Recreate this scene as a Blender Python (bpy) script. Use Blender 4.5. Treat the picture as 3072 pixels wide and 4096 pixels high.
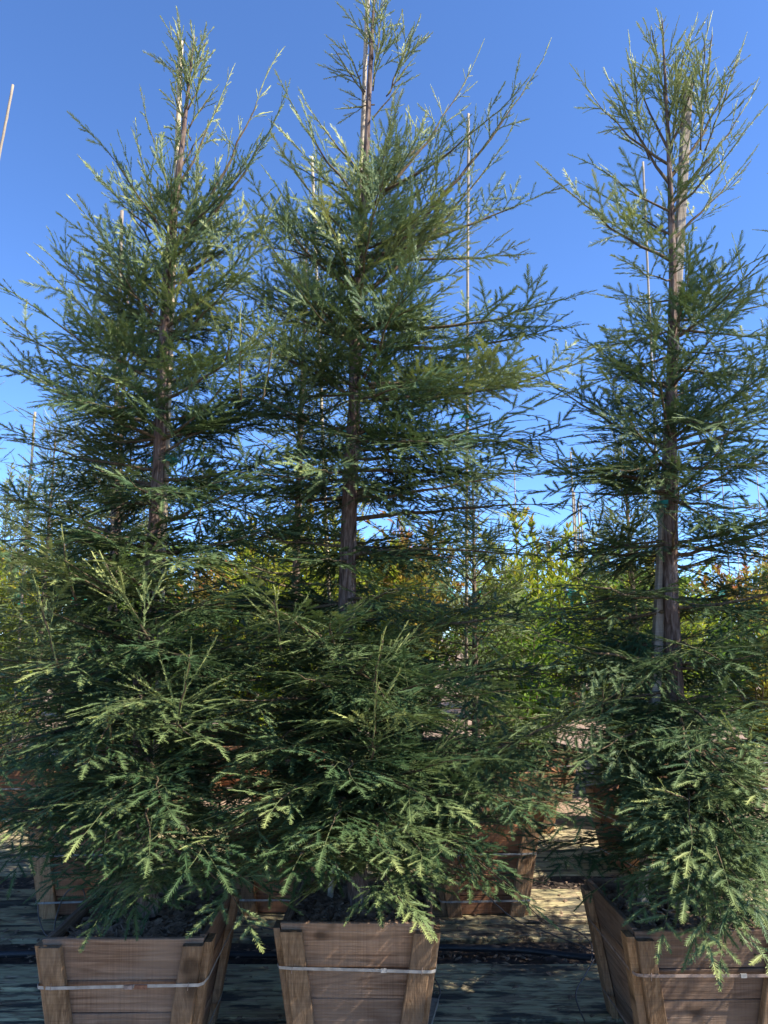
import bpy, bmesh, math, random
import numpy as np
from mathutils import Vector, Matrix, Quaternion

for o in list(bpy.data.objects):
    bpy.data.objects.remove(o)
scene = bpy.context.scene
C = scene.collection

# ------------------------------------------------------------------ camera, sky, sun, exposure
FPX = 710.0
CAMH = 1.72
PITCH = math.radians(10.0)
SUN_EL = math.radians(44.0)
SUN_AZ = math.radians(110.0)      # clockwise from the viewing direction (+Y): to the right, a little behind the camera

cam_d = bpy.data.cameras.new("camera")
cam = bpy.data.objects.new("camera", cam_d)
C.objects.link(cam)
cam.location = (0, 0, CAMH)
cam.rotation_euler = (math.pi / 2 + PITCH, 0, 0)
cam_d.sensor_fit = 'VERTICAL'
cam_d.sensor_height = 36.0
cam_d.lens = 36.0 * FPX / 1024.0
cam_d.clip_start = 0.05
cam_d.clip_end = 2000
scene.camera = cam

world = bpy.data.worlds.new("World")
scene.world = world
world.use_nodes = True
wn = world.node_tree
wn.nodes.clear()
sky = wn.nodes.new("ShaderNodeTexSky")
sky.sky_type = 'NISHITA'
sky.sun_disc = False
sky.sun_elevation = SUN_EL
sky.sun_rotation = SUN_AZ
sky.air_density = 0.6
sky.dust_density = 0.0
sky.ozone_density = 10.0
bg = wn.nodes.new("ShaderNodeBackground")
bg.inputs[1].default_value = 0.15
wo = wn.nodes.new("ShaderNodeOutputWorld")
wn.links.new(sky.outputs[0], bg.inputs[0])
wn.links.new(bg.outputs[0], wo.inputs[0])

sun_d = bpy.data.lights.new("sun", 'SUN')
sun_d.energy = 4.3
sun_d.angle = math.radians(0.5)
sun_d.color = (1.0, 0.93, 0.82)
sun = bpy.data.objects.new("sun", sun_d)
C.objects.link(sun)
sdir = Vector((math.sin(SUN_AZ) * math.cos(SUN_EL), math.cos(SUN_AZ) * math.cos(SUN_EL), math.sin(SUN_EL)))
sun.rotation_euler = (-sdir).to_track_quat('-Z', 'Y').to_euler()
sun.location = sdir * 30

vs = scene.view_settings
vs.view_transform = 'Standard'
vs.look = 'None'
vs.exposure = 1.42
vs.gamma = 1.0
vs.use_curve_mapping = False

R = random.Random(7)
rad = math.radians
cp, sp_ = math.cos(PITCH), math.sin(PITCH)


def P(px, py, Y):
    """the point on the photo ray through (px, py) (768x1024 grid) that stands at distance Y"""
    u = (px - 384) / FPX
    v = (512 - py) / FPX
    dy = cp - v * sp_
    dz = sp_ + v * cp
    t = Y / dy
    return Vector((u * t, Y, CAMH + dz * t))


def G(px, py, z=0.0):
    """the point on the level plane z under a photo pixel"""
    u = (px - 384) / FPX
    v = (512 - py) / FPX
    dy = cp - v * sp_
    dz = sp_ + v * cp
    t = (z - CAMH) / dz
    return Vector((u * t, dy * t, z))


# ------------------------------------------------------------------ materials
def ramp(nt, stops):
    n = nt.nodes.new("ShaderNodeValToRGB")
    e = n.color_ramp.elements
    while len(e) < len(stops):
        e.new(0.5)
    for k, (p, c) in enumerate(stops):
        e[k].position = p
        e[k].color = (c[0], c[1], c[2], 1) if not isinstance(c, (int, float)) else (c, c, c, 1)
    return n


def newmat(name):
    m = bpy.data.materials.new(name)
    m.use_nodes = True
    nt = m.node_tree
    nt.nodes.clear()
    out = nt.nodes.new("ShaderNodeOutputMaterial")
    b = nt.nodes.new("ShaderNodeBsdfPrincipled")
    nt.links.new(b.outputs[0], out.inputs[0])
    return m, nt, b, out


def N(nt, t, **kw):
    n = nt.nodes.new(t)
    for k, v in kw.items():
        setattr(n, k, v)
    return n


def coords(nt, scale=(1, 1, 1), rnd=7.0, obj=True):
    tc = N(nt, "ShaderNodeTexCoord")
    oi = N(nt, "ShaderNodeObjectInfo")
    mul = N(nt, "ShaderNodeMath", operation='MULTIPLY')
    mul.inputs[1].default_value = rnd * 13.7
    nt.links.new(oi.outputs['Random'], mul.inputs[0])
    add = N(nt, "ShaderNodeVectorMath", operation='ADD')
    nt.links.new(tc.outputs['Object' if obj else 'Generated'], add.inputs[0])
    nt.links.new(mul.outputs[0], add.inputs[1])
    mp = N(nt, "ShaderNodeMapping")
    mp.inputs['Scale'].default_value = scale
    nt.links.new(add.outputs[0], mp.inputs[0])
    return mp, oi


def noise(nt, vec, scale, detail=4, rough=0.55, dist=0.0):
    n = N(nt, "ShaderNodeTexNoise")
    n.inputs['Scale'].default_value = scale
    n.inputs['Detail'].default_value = detail
    n.inputs['Roughness'].default_value = rough
    n.inputs['Distortion'].default_value = dist
    nt.links.new(vec, n.inputs['Vector'])
    return n


def mixc(nt, a, b, fac, mode='MIX'):
    n = N(nt, "ShaderNodeMix", data_type='RGBA', blend_type=mode)
    for s, v in ((0, fac), (6, a), (7, b)):
        if hasattr(v, 'is_linked'):
            nt.links.new(v, n.inputs[s])
        elif isinstance(v, (int, float)):
            n.inputs[s].default_value = v
        else:
            n.inputs[s].default_value = (v[0], v[1], v[2], 1)
    return n.outputs[2]


def bump(nt, b, h, strength, dist):
    n = N(nt, "ShaderNodeBump")
    n.inputs['Strength'].default_value = strength
    n.inputs['Distance'].default_value = dist
    nt.links.new(h, n.inputs['Height'])
    nt.links.new(n.outputs[0], b.inputs['Normal'])
    return n


def needle_material(name, dark, mid, pale, young, trans=0.12):
    m, nt, b, out = newmat(name)
    at = N(nt, "ShaderNodeAttribute", attribute_name='tint')
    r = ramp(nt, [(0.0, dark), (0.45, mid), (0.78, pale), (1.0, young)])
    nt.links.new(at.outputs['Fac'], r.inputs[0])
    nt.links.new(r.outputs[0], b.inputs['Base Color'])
    b.inputs['Roughness'].default_value = 0.55
    b.inputs['Specular IOR Level'].default_value = 0.28
    tr = N(nt, "ShaderNodeBsdfTranslucent")
    tc = mixc(nt, r.outputs[0], (0.9, 1.0, 0.35), 1.0, 'MULTIPLY')
    br = N(nt, "ShaderNodeBrightContrast")
    br.inputs['Bright'].default_value = 0.03
    nt.links.new(tc, br.inputs[0])
    nt.links.new(br.outputs[0], tr.inputs[0])
    mx = N(nt, "ShaderNodeMixShader")
    mx.inputs[0].default_value = trans
    nt.links.new(b.outputs[0], mx.inputs[1])
    nt.links.new(tr.outputs[0], mx.inputs[2])
    nt.links.new(mx.outputs[0], out.inputs[0])
    return m


def wood_material(name, c_dark, c_mid, c_light, grey, axis=0, grain=38.0, stain=0.5):
    m, nt, b, out = newmat(name)
    sc = [grain, grain, grain]
    sc[axis] = 3.2
    mp, oi = coords(nt, tuple(sc))
    n1 = noise(nt, mp.outputs[0], 1.0, 6, 0.62, 0.6)
    r = ramp(nt, [(0.22, c_dark), (0.5, c_mid), (0.78, c_light)])
    nt.links.new(n1.outputs[0], r.inputs[0])
    # ring figure
    sc2 = [9.0, 9.0, 9.0]
    sc2[axis] = 1.1
    mp2, _ = coords(nt, tuple(sc2))
    w = N(nt, "ShaderNodeTexNoise")
    w.inputs['Scale'].default_value = 1.0
    w.inputs['Detail'].default_value = 1.0
    nt.links.new(mp2.outputs[0], w.inputs['Vector'])
    ring = N(nt, "ShaderNodeMath", operation='MULTIPLY')
    ring.inputs[1].default_value = 46.0
    nt.links.new(w.outputs[0], ring.inputs[0])
    sn = N(nt, "ShaderNodeMath", operation='SINE')
    nt.links.new(ring.outputs[0], sn.inputs[0])
    rr = ramp(nt, [(0.35, 0.0), (0.95, 1.0)])
    nt.links.new(sn.outputs[0], rr.inputs[0])
    c1 = mixc(nt, r.outputs[0], c_dark, rr.outputs[0])
    n_m = c1.node
    # weaken the ring figure
    fm = N(nt, "ShaderNodeMath", operation='MULTIPLY')
    fm.inputs[1].default_value = 0.45
    nt.links.new(rr.outputs[0], fm.inputs[0])
    nt.links.new(fm.outputs[0], n_m.inputs[0])
    # saw marks across the grain
    sc5 = [2.0, 2.0, 2.0]
    sc5[axis] = 130.0
    mp5, _ = coords(nt, tuple(sc5), 2.0)
    n5 = noise(nt, mp5.outputs[0], 1.0, 2, 0.5)
    r5 = ramp(nt, [(0.3, (0.80, 0.80, 0.80)), (0.62, (1.1, 1.1, 1.1))])
    nt.links.new(n5.outputs[0], r5.inputs[0])
    c1 = mixc(nt, c1, r5.outputs[0], 1.0, 'MULTIPLY')
    # broad stains and weathering
    mp3, _ = coords(nt, (3.2, 3.2, 5.0))
    n3 = noise(nt, mp3.outputs[0], 1.0, 3, 0.6)
    r3 = ramp(nt, [(0.38, 0.0), (0.62, 1.0)])
    nt.links.new(n3.outputs[0], r3.inputs[0])
    fm3 = N(nt, "ShaderNodeMath", operation='MULTIPLY')
    fm3.inputs[1].default_value = stain
    nt.links.new(r3.outputs[0], fm3.inputs[0])
    c2 = mixc(nt, c1, grey, fm3.outputs[0])
    # each board its own tone
    tone = ramp(nt, [(0.0, (0.66, 0.62, 0.60)), (0.5, (1, 1, 1)), (1.0, (1.34, 1.24, 1.12))])
    nt.links.new(oi.outputs['Random'], tone.inputs[0])
    c3 = mixc(nt, c2, tone.outputs[0], 1.0, 'MULTIPLY')
    # knots and dark blotches
    mp4, _ = coords(nt, (4.5, 4.5, 7.0), 3.0)
    n4 = noise(nt, mp4.outputs[0], 1.0, 2, 0.5)
    r4 = ramp(nt, [(0.66, 0.0), (0.74, 1.0)])
    nt.links.new(n4.outputs[0], r4.inputs[0])
    fm4 = N(nt, "ShaderNodeMath", operation='MULTIPLY')
    fm4.inputs[1].default_value = 0.7
    nt.links.new(r4.outputs[0], fm4.inputs[0])
    c4 = mixc(nt, c3, tuple(x * 0.35 for x in c_dark), fm4.outputs[0])
    nt.links.new(c4, b.inputs['Base Color'])
    b.inputs['Roughness'].default_value = 0.82
    b.inputs['Specular IOR Level'].default_value = 0.25
    bump(nt, b, n1.outputs[0], 0.9, 0.006)
    return m


def plank_material():
    m, nt, b, out = newmat("weathered_plank_paint")
    mp, oi = coords(nt, (2.0, 30.0, 30.0))
    n1 = noise(nt, mp.outputs[0], 1.0, 6, 0.65, 0.4)
    base = ramp(nt, [(0.34, (0.10, 0.072, 0.043)), (0.5, (0.34, 0.255, 0.15)), (0.68, (0.54, 0.42, 0.26))])
    nt.links.new(n1.outputs[0], base.inputs[0])
    mp2, _ = coords(nt, (6.0, 30.0, 12.0), 5.0)
    n2 = noise(nt, mp2.outputs[0], 1.0, 5, 0.6, 0.2)
    r2 = ramp(nt, [(0.44, 0.0), (0.5, 1.0)])
    nt.links.new(n2.outputs[0], r2.inputs[0])
    n2b = noise(nt, mp.outputs[0], 2.2, 4, 0.6)
    paint = ramp(nt, [(0.35, (0.36, 0.30, 0.155)), (0.65, (0.54, 0.46, 0.26))])
    nt.links.new(n2b.outputs[0], paint.inputs[0])
    c = mixc(nt, base.outputs[0], paint.outputs[0], r2.outputs[0])
    mp3, _ = coords(nt, (2.6, 10.0, 3.0), 9.0)
    n3 = noise(nt, mp3.outputs[0], 1.0, 5, 0.62)
    r3 = ramp(nt, [(0.50, 0.0), (0.58, 0.9)])
    nt.links.new(n3.outputs[0], r3.inputs[0])
    c = mixc(nt, c, (0.045, 0.043, 0.038), r3.outputs[0])
    mp4, _ = coords(nt, (2.2, 3.0, 3.0), 4.0)
    n4 = noise(nt, mp4.outputs[0], 1.0, 3, 0.6)
    r4 = ramp(nt, [(0.55, 0.0), (0.72, 0.5)])
    nt.links.new(n4.outputs[0], r4.inputs[0])
    c = mixc(nt, c, (0.10, 0.12, 0.055), r4.outputs[0])
    nt.links.new(c, b.inputs['Base Color'])
    b.inputs['Roughness'].default_value = 0.8
    b.inputs['Specular IOR Level'].default_value = 0.3
    ad = N(nt, "ShaderNodeMath", operation='ADD')
    nt.links.new(n1.outputs[0], ad.inputs[0])
    nt.links.new(r2.outputs[0], ad.inputs[1])
    bump(nt, b, ad.outputs[0], 1.0, 0.007)
    return m


def dirt_material():
    m, nt, b, out = newmat("dry_dirt")
    tc = N(nt, "ShaderNodeTexCoord")
    n1 = noise(nt, tc.outputs['Object'], 0.7, 6, 0.6)
    n2 = noise(nt, tc.outputs['Object'], 28.0, 5, 0.65)
    r1 = ramp(nt, [(0.3, (0.27, 0.19, 0.135)), (0.7, (0.43, 0.32, 0.245))])
    nt.links.new(n1.outputs[0], r1.inputs[0])
    r2 = ramp(nt, [(0.35, (0.5, 0.48, 0.46)), (0.62, (1.08, 1.05, 1.0))])
    nt.links.new(n2.outputs[0], r2.inputs[0])
    c = mixc(nt, r1.outputs[0], r2.outputs[0], 1.0, 'MULTIPLY')
    nt.links.new(c, b.inputs['Base Color'])
    b.inputs['Roughness'].default_value = 0.95
    b.inputs['Specular IOR Level'].default_value = 0.15
    bump(nt, b, n2.outputs[0], 0.8, 0.02)
    return m


def bark_material(name, c0, c1, c2):
    m, nt, b, out = newmat(name)
    tc = N(nt, "ShaderNodeTexCoord")
    mp = N(nt, "ShaderNodeMapping")
    mp.inputs['Scale'].default_value = (55, 55, 9)
    nt.links.new(tc.outputs['Object'], mp.inputs[0])
    n1 = noise(nt, mp.outputs[0], 1.0, 5, 0.65, 0.8)
    r = ramp(nt, [(0.32, c0), (0.5, c1), (0.68, c2)])
    nt.links.new(n1.outputs[0], r.inputs[0])
    nt.links.new(r.outputs[0], b.inputs['Base Color'])
    b.inputs['Roughness'].default_value = 0.9
    b.inputs['Specular IOR Level'].default_value = 0.2
    bump(nt, b, n1.outputs[0], 0.9, 0.01)
    return m


def plain(name, col, rough=0.6, spec=0.4, vary=0.25, scale=20.0, metallic=0.0, bmp=0.2):
    m, nt, b, out = newmat(name)
    mp, oi = coords(nt, (1, 1, 1))
    n1 = noise(nt, mp.outputs[0], scale, 4, 0.6)
    r = ramp(nt, [(0.3, tuple(c * (1 - vary) for c in col)), (0.7, tuple(min(1, c * (1 + vary)) for c in col))])
    nt.links.new(n1.outputs[0], r.inputs[0])
    nt.links.new(r.outputs[0], b.inputs['Base Color'])
    b.inputs['Roughness'].default_value = rough
    b.inputs['Specular IOR Level'].default_value = spec
    b.inputs['Metallic'].default_value = metallic
    bump(nt, b, n1.outputs[0], bmp, 0.003)
    return m


M = {}
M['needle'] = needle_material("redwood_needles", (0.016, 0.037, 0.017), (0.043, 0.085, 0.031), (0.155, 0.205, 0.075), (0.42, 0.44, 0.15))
M['needle_back'] = needle_material("redwood_needles_pale", (0.028, 0.052, 0.020), (0.068, 0.106, 0.036), (0.170, 0.210, 0.080), (0.36, 0.38, 0.14))
M['leaf_yellow'] = needle_material("shrub_leaf_yellow_green", (0.09, 0.15, 0.012), (0.25, 0.33, 0.02), (0.46, 0.44, 0.04), (0.52, 0.31, 0.05), 0.5)
M['leaf_orange'] = needle_material("shrub_leaf_bronze", (0.10, 0.14, 0.02), (0.28, 0.27, 0.04), (0.44, 0.28, 0.06), (0.44, 0.13, 0.05), 0.45)
M['leaf_green'] = needle_material("shrub_leaf_green", (0.05, 0.12, 0.014), (0.13, 0.24, 0.02), (0.27, 0.37, 0.04), (0.38, 0.40, 0.08), 0.5)
M['leaf_pale'] = needle_material("tree_leaf_pale_olive", (0.08, 0.11, 0.04), (0.15, 0.19, 0.075), (0.27, 0.30, 0.13), (0.38, 0.36, 0.19), 0.3)
M['leaf_far'] = needle_material("far_tree_leaf", (0.06, 0.09, 0.045), (0.10, 0.135, 0.065), (0.17, 0.20, 0.10), (0.25, 0.25, 0.12), 0.2)
M['leaf_cedar'] = needle_material("cedar_needles", (0.035, 0.055, 0.04), (0.055, 0.08, 0.055), (0.09, 0.115, 0.075), (0.13, 0.15, 0.10), 0.15)
M['bark'] = bark_material("redwood_bark", (0.035, 0.022, 0.017), (0.15, 0.098, 0.072), (0.30, 0.225, 0.18))
M['bark_twig'] = bark_material("redwood_limb_bark", (0.055, 0.038, 0.024), (0.12, 0.085, 0.05), (0.19, 0.15, 0.085))
M['twig'] = bark_material("green_twig", (0.06, 0.075, 0.03), (0.11, 0.13, 0.05), (0.17, 0.19, 0.08))
M['wood_front'] = wood_material("weathered_box_wood", (0.075, 0.040, 0.022), (0.225, 0.140, 0.088), (0.36, 0.255, 0.175), (0.235, 0.170, 0.122), 0, 120, 0.6)
M['wood_batten'] = wood_material("batten_wood", (0.09, 0.048, 0.022), (0.25, 0.152, 0.078), (0.38, 0.255, 0.145), (0.20, 0.145, 0.10), 2, 120, 0.55)
M['wood_back'] = wood_material("reddish_box_wood", (0.15, 0.062, 0.03), (0.30, 0.14, 0.072), (0.42, 0.22, 0.12), (0.27, 0.16, 0.10), 0, 100, 0.4)
M['batten_back'] = wood_material("reddish_batten_wood", (0.17, 0.085, 0.04), (0.34, 0.20, 0.10), (0.46, 0.30, 0.17), (0.28, 0.19, 0.12), 2, 110, 0.4)
M['stake'] = wood_material("weathered_stake_wood", (0.24, 0.195, 0.14), (0.42, 0.355, 0.27), (0.56, 0.49, 0.39), (0.36, 0.31, 0.25), 2, 50, 0.4)
M['bamboo'] = wood_material("bamboo_cane", (0.34, 0.275, 0.18), (0.52, 0.44, 0.31), (0.62, 0.54, 0.41), (0.46, 0.40, 0.32), 2, 40, 0.4)
M['strap'] = plain("galvanised_strap", (0.33, 0.32, 0.30), 0.5, 0.5, 0.3, 30, 0.25)
M['rust_strap'] = plain("rusty_strap", (0.27, 0.20, 0.16), 0.7, 0.4, 0.5, 40, 0.2)
M['soil'] = plain("potting_soil", (0.035, 0.026, 0.02), 0.95, 0.2, 0.7, 60, 0, 1.0)
M['chip'] = plain("bark_mulch", (0.21, 0.145, 0.095), 0.9, 0.2, 0.6, 25, 0, 0.5)
M['plank'] = plank_material()
M['dirt'] = dirt_material()
M['dark_dirt'] = plain("dark_bed_dirt", (0.07, 0.052, 0.04), 0.95, 0.2, 0.6, 22, 0, 1.0)
M['hose'] = plain("black_poly_pipe", (0.022, 0.022, 0.024), 0.5, 0.4, 0.4, 12)
M['tube'] = plain("brown_drip_tube", (0.10, 0.085, 0.075), 0.5, 0.4, 0.3, 12)
M['tape'] = plain("teal_tie_tape", (0.012, 0.20, 0.145), 0.35, 0.5, 0.35, 30)
M['tag'] = plain("brown_tag", (0.20, 0.09, 0.05), 0.6, 0.3, 0.5, 60)
M['wire'] = plain("wire", (0.12, 0.12, 0.12), 0.5, 0.5, 0.3, 10, 0.6)
M['palm_trunk'] = plain("palm_bark", (0.20, 0.16, 0.12), 0.9, 0.2, 0.4, 6)


# ------------------------------------------------------------------ object helpers
def link(name, me, mat=None, parent=None):
    o = bpy.data.objects.new(name, me)
    C.objects.link(o)
    if mat is not None and me is not None and not me.materials:
        me.materials.append(mat)
    if parent is not None:
        o.parent = parent
    return o


def tag(o, label=None, cat=None, group=None, kind=None):
    if label:
        o['label'] = label
    if cat:
        o['category'] = cat
    if group:
        o['group'] = group
    if kind:
        o['kind'] = kind
    return o


def empty(name, loc=(0, 0, 0), rz=0.0):
    o = bpy.data.objects.new(name, None)
    C.objects.link(o)
    o.empty_display_size = 0.1
    o.location = loc
    o.rotation_euler = (0, 0, rz)
    return o


def copy_tree(o, parent=None):
    c = o.copy()
    C.objects.link(c)
    c.parent = parent
    for ch in list(o.children):
        copy_tree(ch, c)
    return c


def pymesh(name, v, f, smooth=False):
    me = bpy.data.meshes.new(name)
    me.from_pydata(v, [], f)
    me.update()
    if smooth:
        me.polygons.foreach_set('use_smooth', [True] * len(me.polygons))
    return me


def npmesh(name, V, F, tint=None, smooth=False):
    """V (n,3) float, F (m,3) int triangles"""
    me = bpy.data.meshes.new(name)
    n, m = len(V), len(F)
    me.vertices.add(n)
    me.vertices.foreach_set('co', np.ascontiguousarray(V, dtype=np.float32).ravel())
    me.loops.add(m * 3)
    me.loops.foreach_set('vertex_index', np.ascontiguousarray(F, dtype=np.int32).ravel())
    me.polygons.add(m)
    me.polygons.foreach_set('loop_start', np.arange(0, m * 3, 3, dtype=np.int32))
    me.polygons.foreach_set('loop_total', np.full(m, 3, dtype=np.int32))
    if tint is not None:
        a = me.attributes.new('tint', 'FLOAT', 'POINT')
        a.data.foreach_set('value', np.ascontiguousarray(tint, dtype=np.float32))
    if smooth:
        me.polygons.foreach_set('use_smooth', np.ones(m, dtype=bool))
    me.update()
    me.validate()
    return me


def tube_data(pts, rads, seg=8, cap=True):
    """a tube along pts: returns verts, faces (quads + caps)"""
    v, f = [], []
    n = len(pts)
    ref = None
    for i in range(n):
        a = pts[max(0, i - 1)]
        b = pts[min(n - 1, i + 1)]
        t = (b - a)
        if t.length < 1e-9:
            t = Vector((0, 0, 1))
        t.normalize()
        if ref is None:
            ref = Vector((1, 0, 0)) if abs(t.x) < 0.8 else Vector((0, 1, 0))
        x = (ref - t * ref.dot(t)).normalized()
        ref = x
        y = t.cross(x)
        for k in range(seg):
            an = 2 * math.pi * k / seg
            v.append(pts[i] + (x * math.cos(an) + y * math.sin(an)) * rads[i])
    for i in range(n - 1):
        for k in range(seg):
            k2 = (k + 1) % seg
            f.append((i * seg + k, i * seg + k2, (i + 1) * seg + k2, (i + 1) * seg + k))
    if cap:
        f.append(tuple(reversed(range(seg))))
        f.append(tuple(range((n - 1) * seg, n * seg)))
    return v, f


class MB:
    def __init__(self):
        self.v, self.f, self.mi = [], [], []

    def add(self, v, f, mi=0):
        o = len(self.v)
        self.mi += [mi] * len(f)
        self.v += [tuple(x) for x in v]
        self.f += [tuple(i + o for i in q) for q in f]

    def tube(self, pts, r, seg=6, cap=True, mi=0):
        rr = r if isinstance(r, (list, tuple)) else [r] * len(pts)
        self.add(*tube_data(pts, rr, seg, cap), mi)

    def hexa(self, p):
        """8 corners: bottom 4 (ccw) then top 4"""
        self.add(p, [(0, 3, 2, 1), (4, 5, 6, 7), (0, 1, 5, 4), (1, 2, 6, 5), (2, 3, 7, 6), (3, 0, 4, 7)])

    def build(self, name, mat, parent=None, smooth=False):
        me = pymesh(name, self.v, self.f, smooth)
        if isinstance(mat, tuple):
            for q in mat:
                me.materials.append(q)
            me.polygons.foreach_set('material_index', self.mi)
            mat = None
        return link(name, me, mat, parent)


def smooth_path(pts, n=8):
    """Catmull-Rom through pts"""
    out = []
    q = [pts[0]] + list(pts) + [pts[-1]]
    for i in range(1, len(q) - 2):
        p0, p1, p2, p3 = q[i - 1], q[i], q[i + 1], q[i + 2]
        for k in range(n):
            t = k / n
            out.append(0.5 * ((2 * p1) + (p2 - p0) * t + (2 * p0 - 5 * p1 + 4 * p2 - p3) * t * t + (3 * p1 - p0 - 3 * p2 + p3) * t ** 3))
    out.append(pts[-1].copy())
    return out


# ------------------------------------------------------------------ ground and planks
def build_ground():
    v = [(-600, -80, -0.05), (600, -80, -0.05), (600, 1500, -0.05), (-600, 1500, -0.05)]
    g = link('ground', pymesh('ground', v, [(0, 1, 2, 3)]), M['dirt'])
    tag(g, kind='structure')
    # darker soil under and between the planks
    v, f = [], []
    nx, ny = 60, 70
    for j in range(ny + 1):
        for i in range(nx + 1):
            x = -9 + 18 * i / nx
            y = -1.5 + 8.6 * j / ny
            e = min(i, nx - i, j, ny - j)
            z = -0.046 if e == 0 else -0.034 + R.uniform(-0.006, 0.012)
            v.append((x + (R.uniform(-.05, .05) if e else 0), y + (R.uniform(-.04, .04) if e else R.uniform(-.15, .1)), z))
    for j in range(ny):
        for i in range(nx):
            a = j * (nx + 1) + i
            f.append((a, a + 1, a + nx + 2, a + nx + 1))
    b = link('plank_bed', pymesh('plank_bed', v, f, True), M['dark_dirt'])
    tag(b, kind='structure')
    y = 0.6
    strips = []
    while y < 7.0:
        w = R.choice([0.19, 0.235, 0.28, 0.30])
        strips.append((y, w))
        y += w + R.uniform(0.006, 0.022)
    for (y, w) in strips:
        if 4.27 < y + w / 2 < 4.42 or 5.25 < y + w / 2 < 5.72:
            continue
        x = -7.5 + R.uniform(-1.2, 0.5)
        while x < 7.5:
            L = R.uniform(3.6, 5.4)
            top = R.uniform(-0.012, 0.0)
            seg = 14
            m = MB()
            vv, ff = [], []
            rz = R.uniform(-0.004, 0.004)
            tl = R.uniform(-0.006, 0.006)
            for i in range(seg + 1):
                xx = L * i / seg
                e0 = R.uniform(-0.004, 0.004)
                e1 = R.uniform(-0.004, 0.004)
                wz = R.uniform(-0.002, 0.002)
                for (yy, zz) in ((e0, -0.034), (e0 - 0.001, -0.006 - tl), (0.006 + e0, 0 - tl), (w / 2, 0.001), (w - 0.006 + e1, tl), (w + e1 + 0.001, -0.006 + tl), (w + e1, -0.034)):
                    vv.append((xx - L / 2, yy - w / 2, zz + (wz if zz > -0.03 else 0)))
            for i in range(seg):
                for k in range(6):
                    a = i * 7 + k
                    ff.append((a, a + 7, a + 8, a + 1))
            ff.append(tuple(range(7)))
            ff.append(tuple(reversed(range(seg * 7, seg * 7 + 7))))
            m.add(vv, ff)
            o = m.build('plank', M['plank'], b)
            o.location = (x + L / 2, y + w / 2, top)
            o.rotation_euler = (0, 0, rz)
            x += L + R.uniform(0.003, 0.008)
    return b


# ------------------------------------------------------------------ planter boxes
BH = 0.555
BT, BB = 0.318, 0.236          # half widths at the rim and at the foot


def hw(z):
    return BB + (BT - BB) * z / BH


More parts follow.
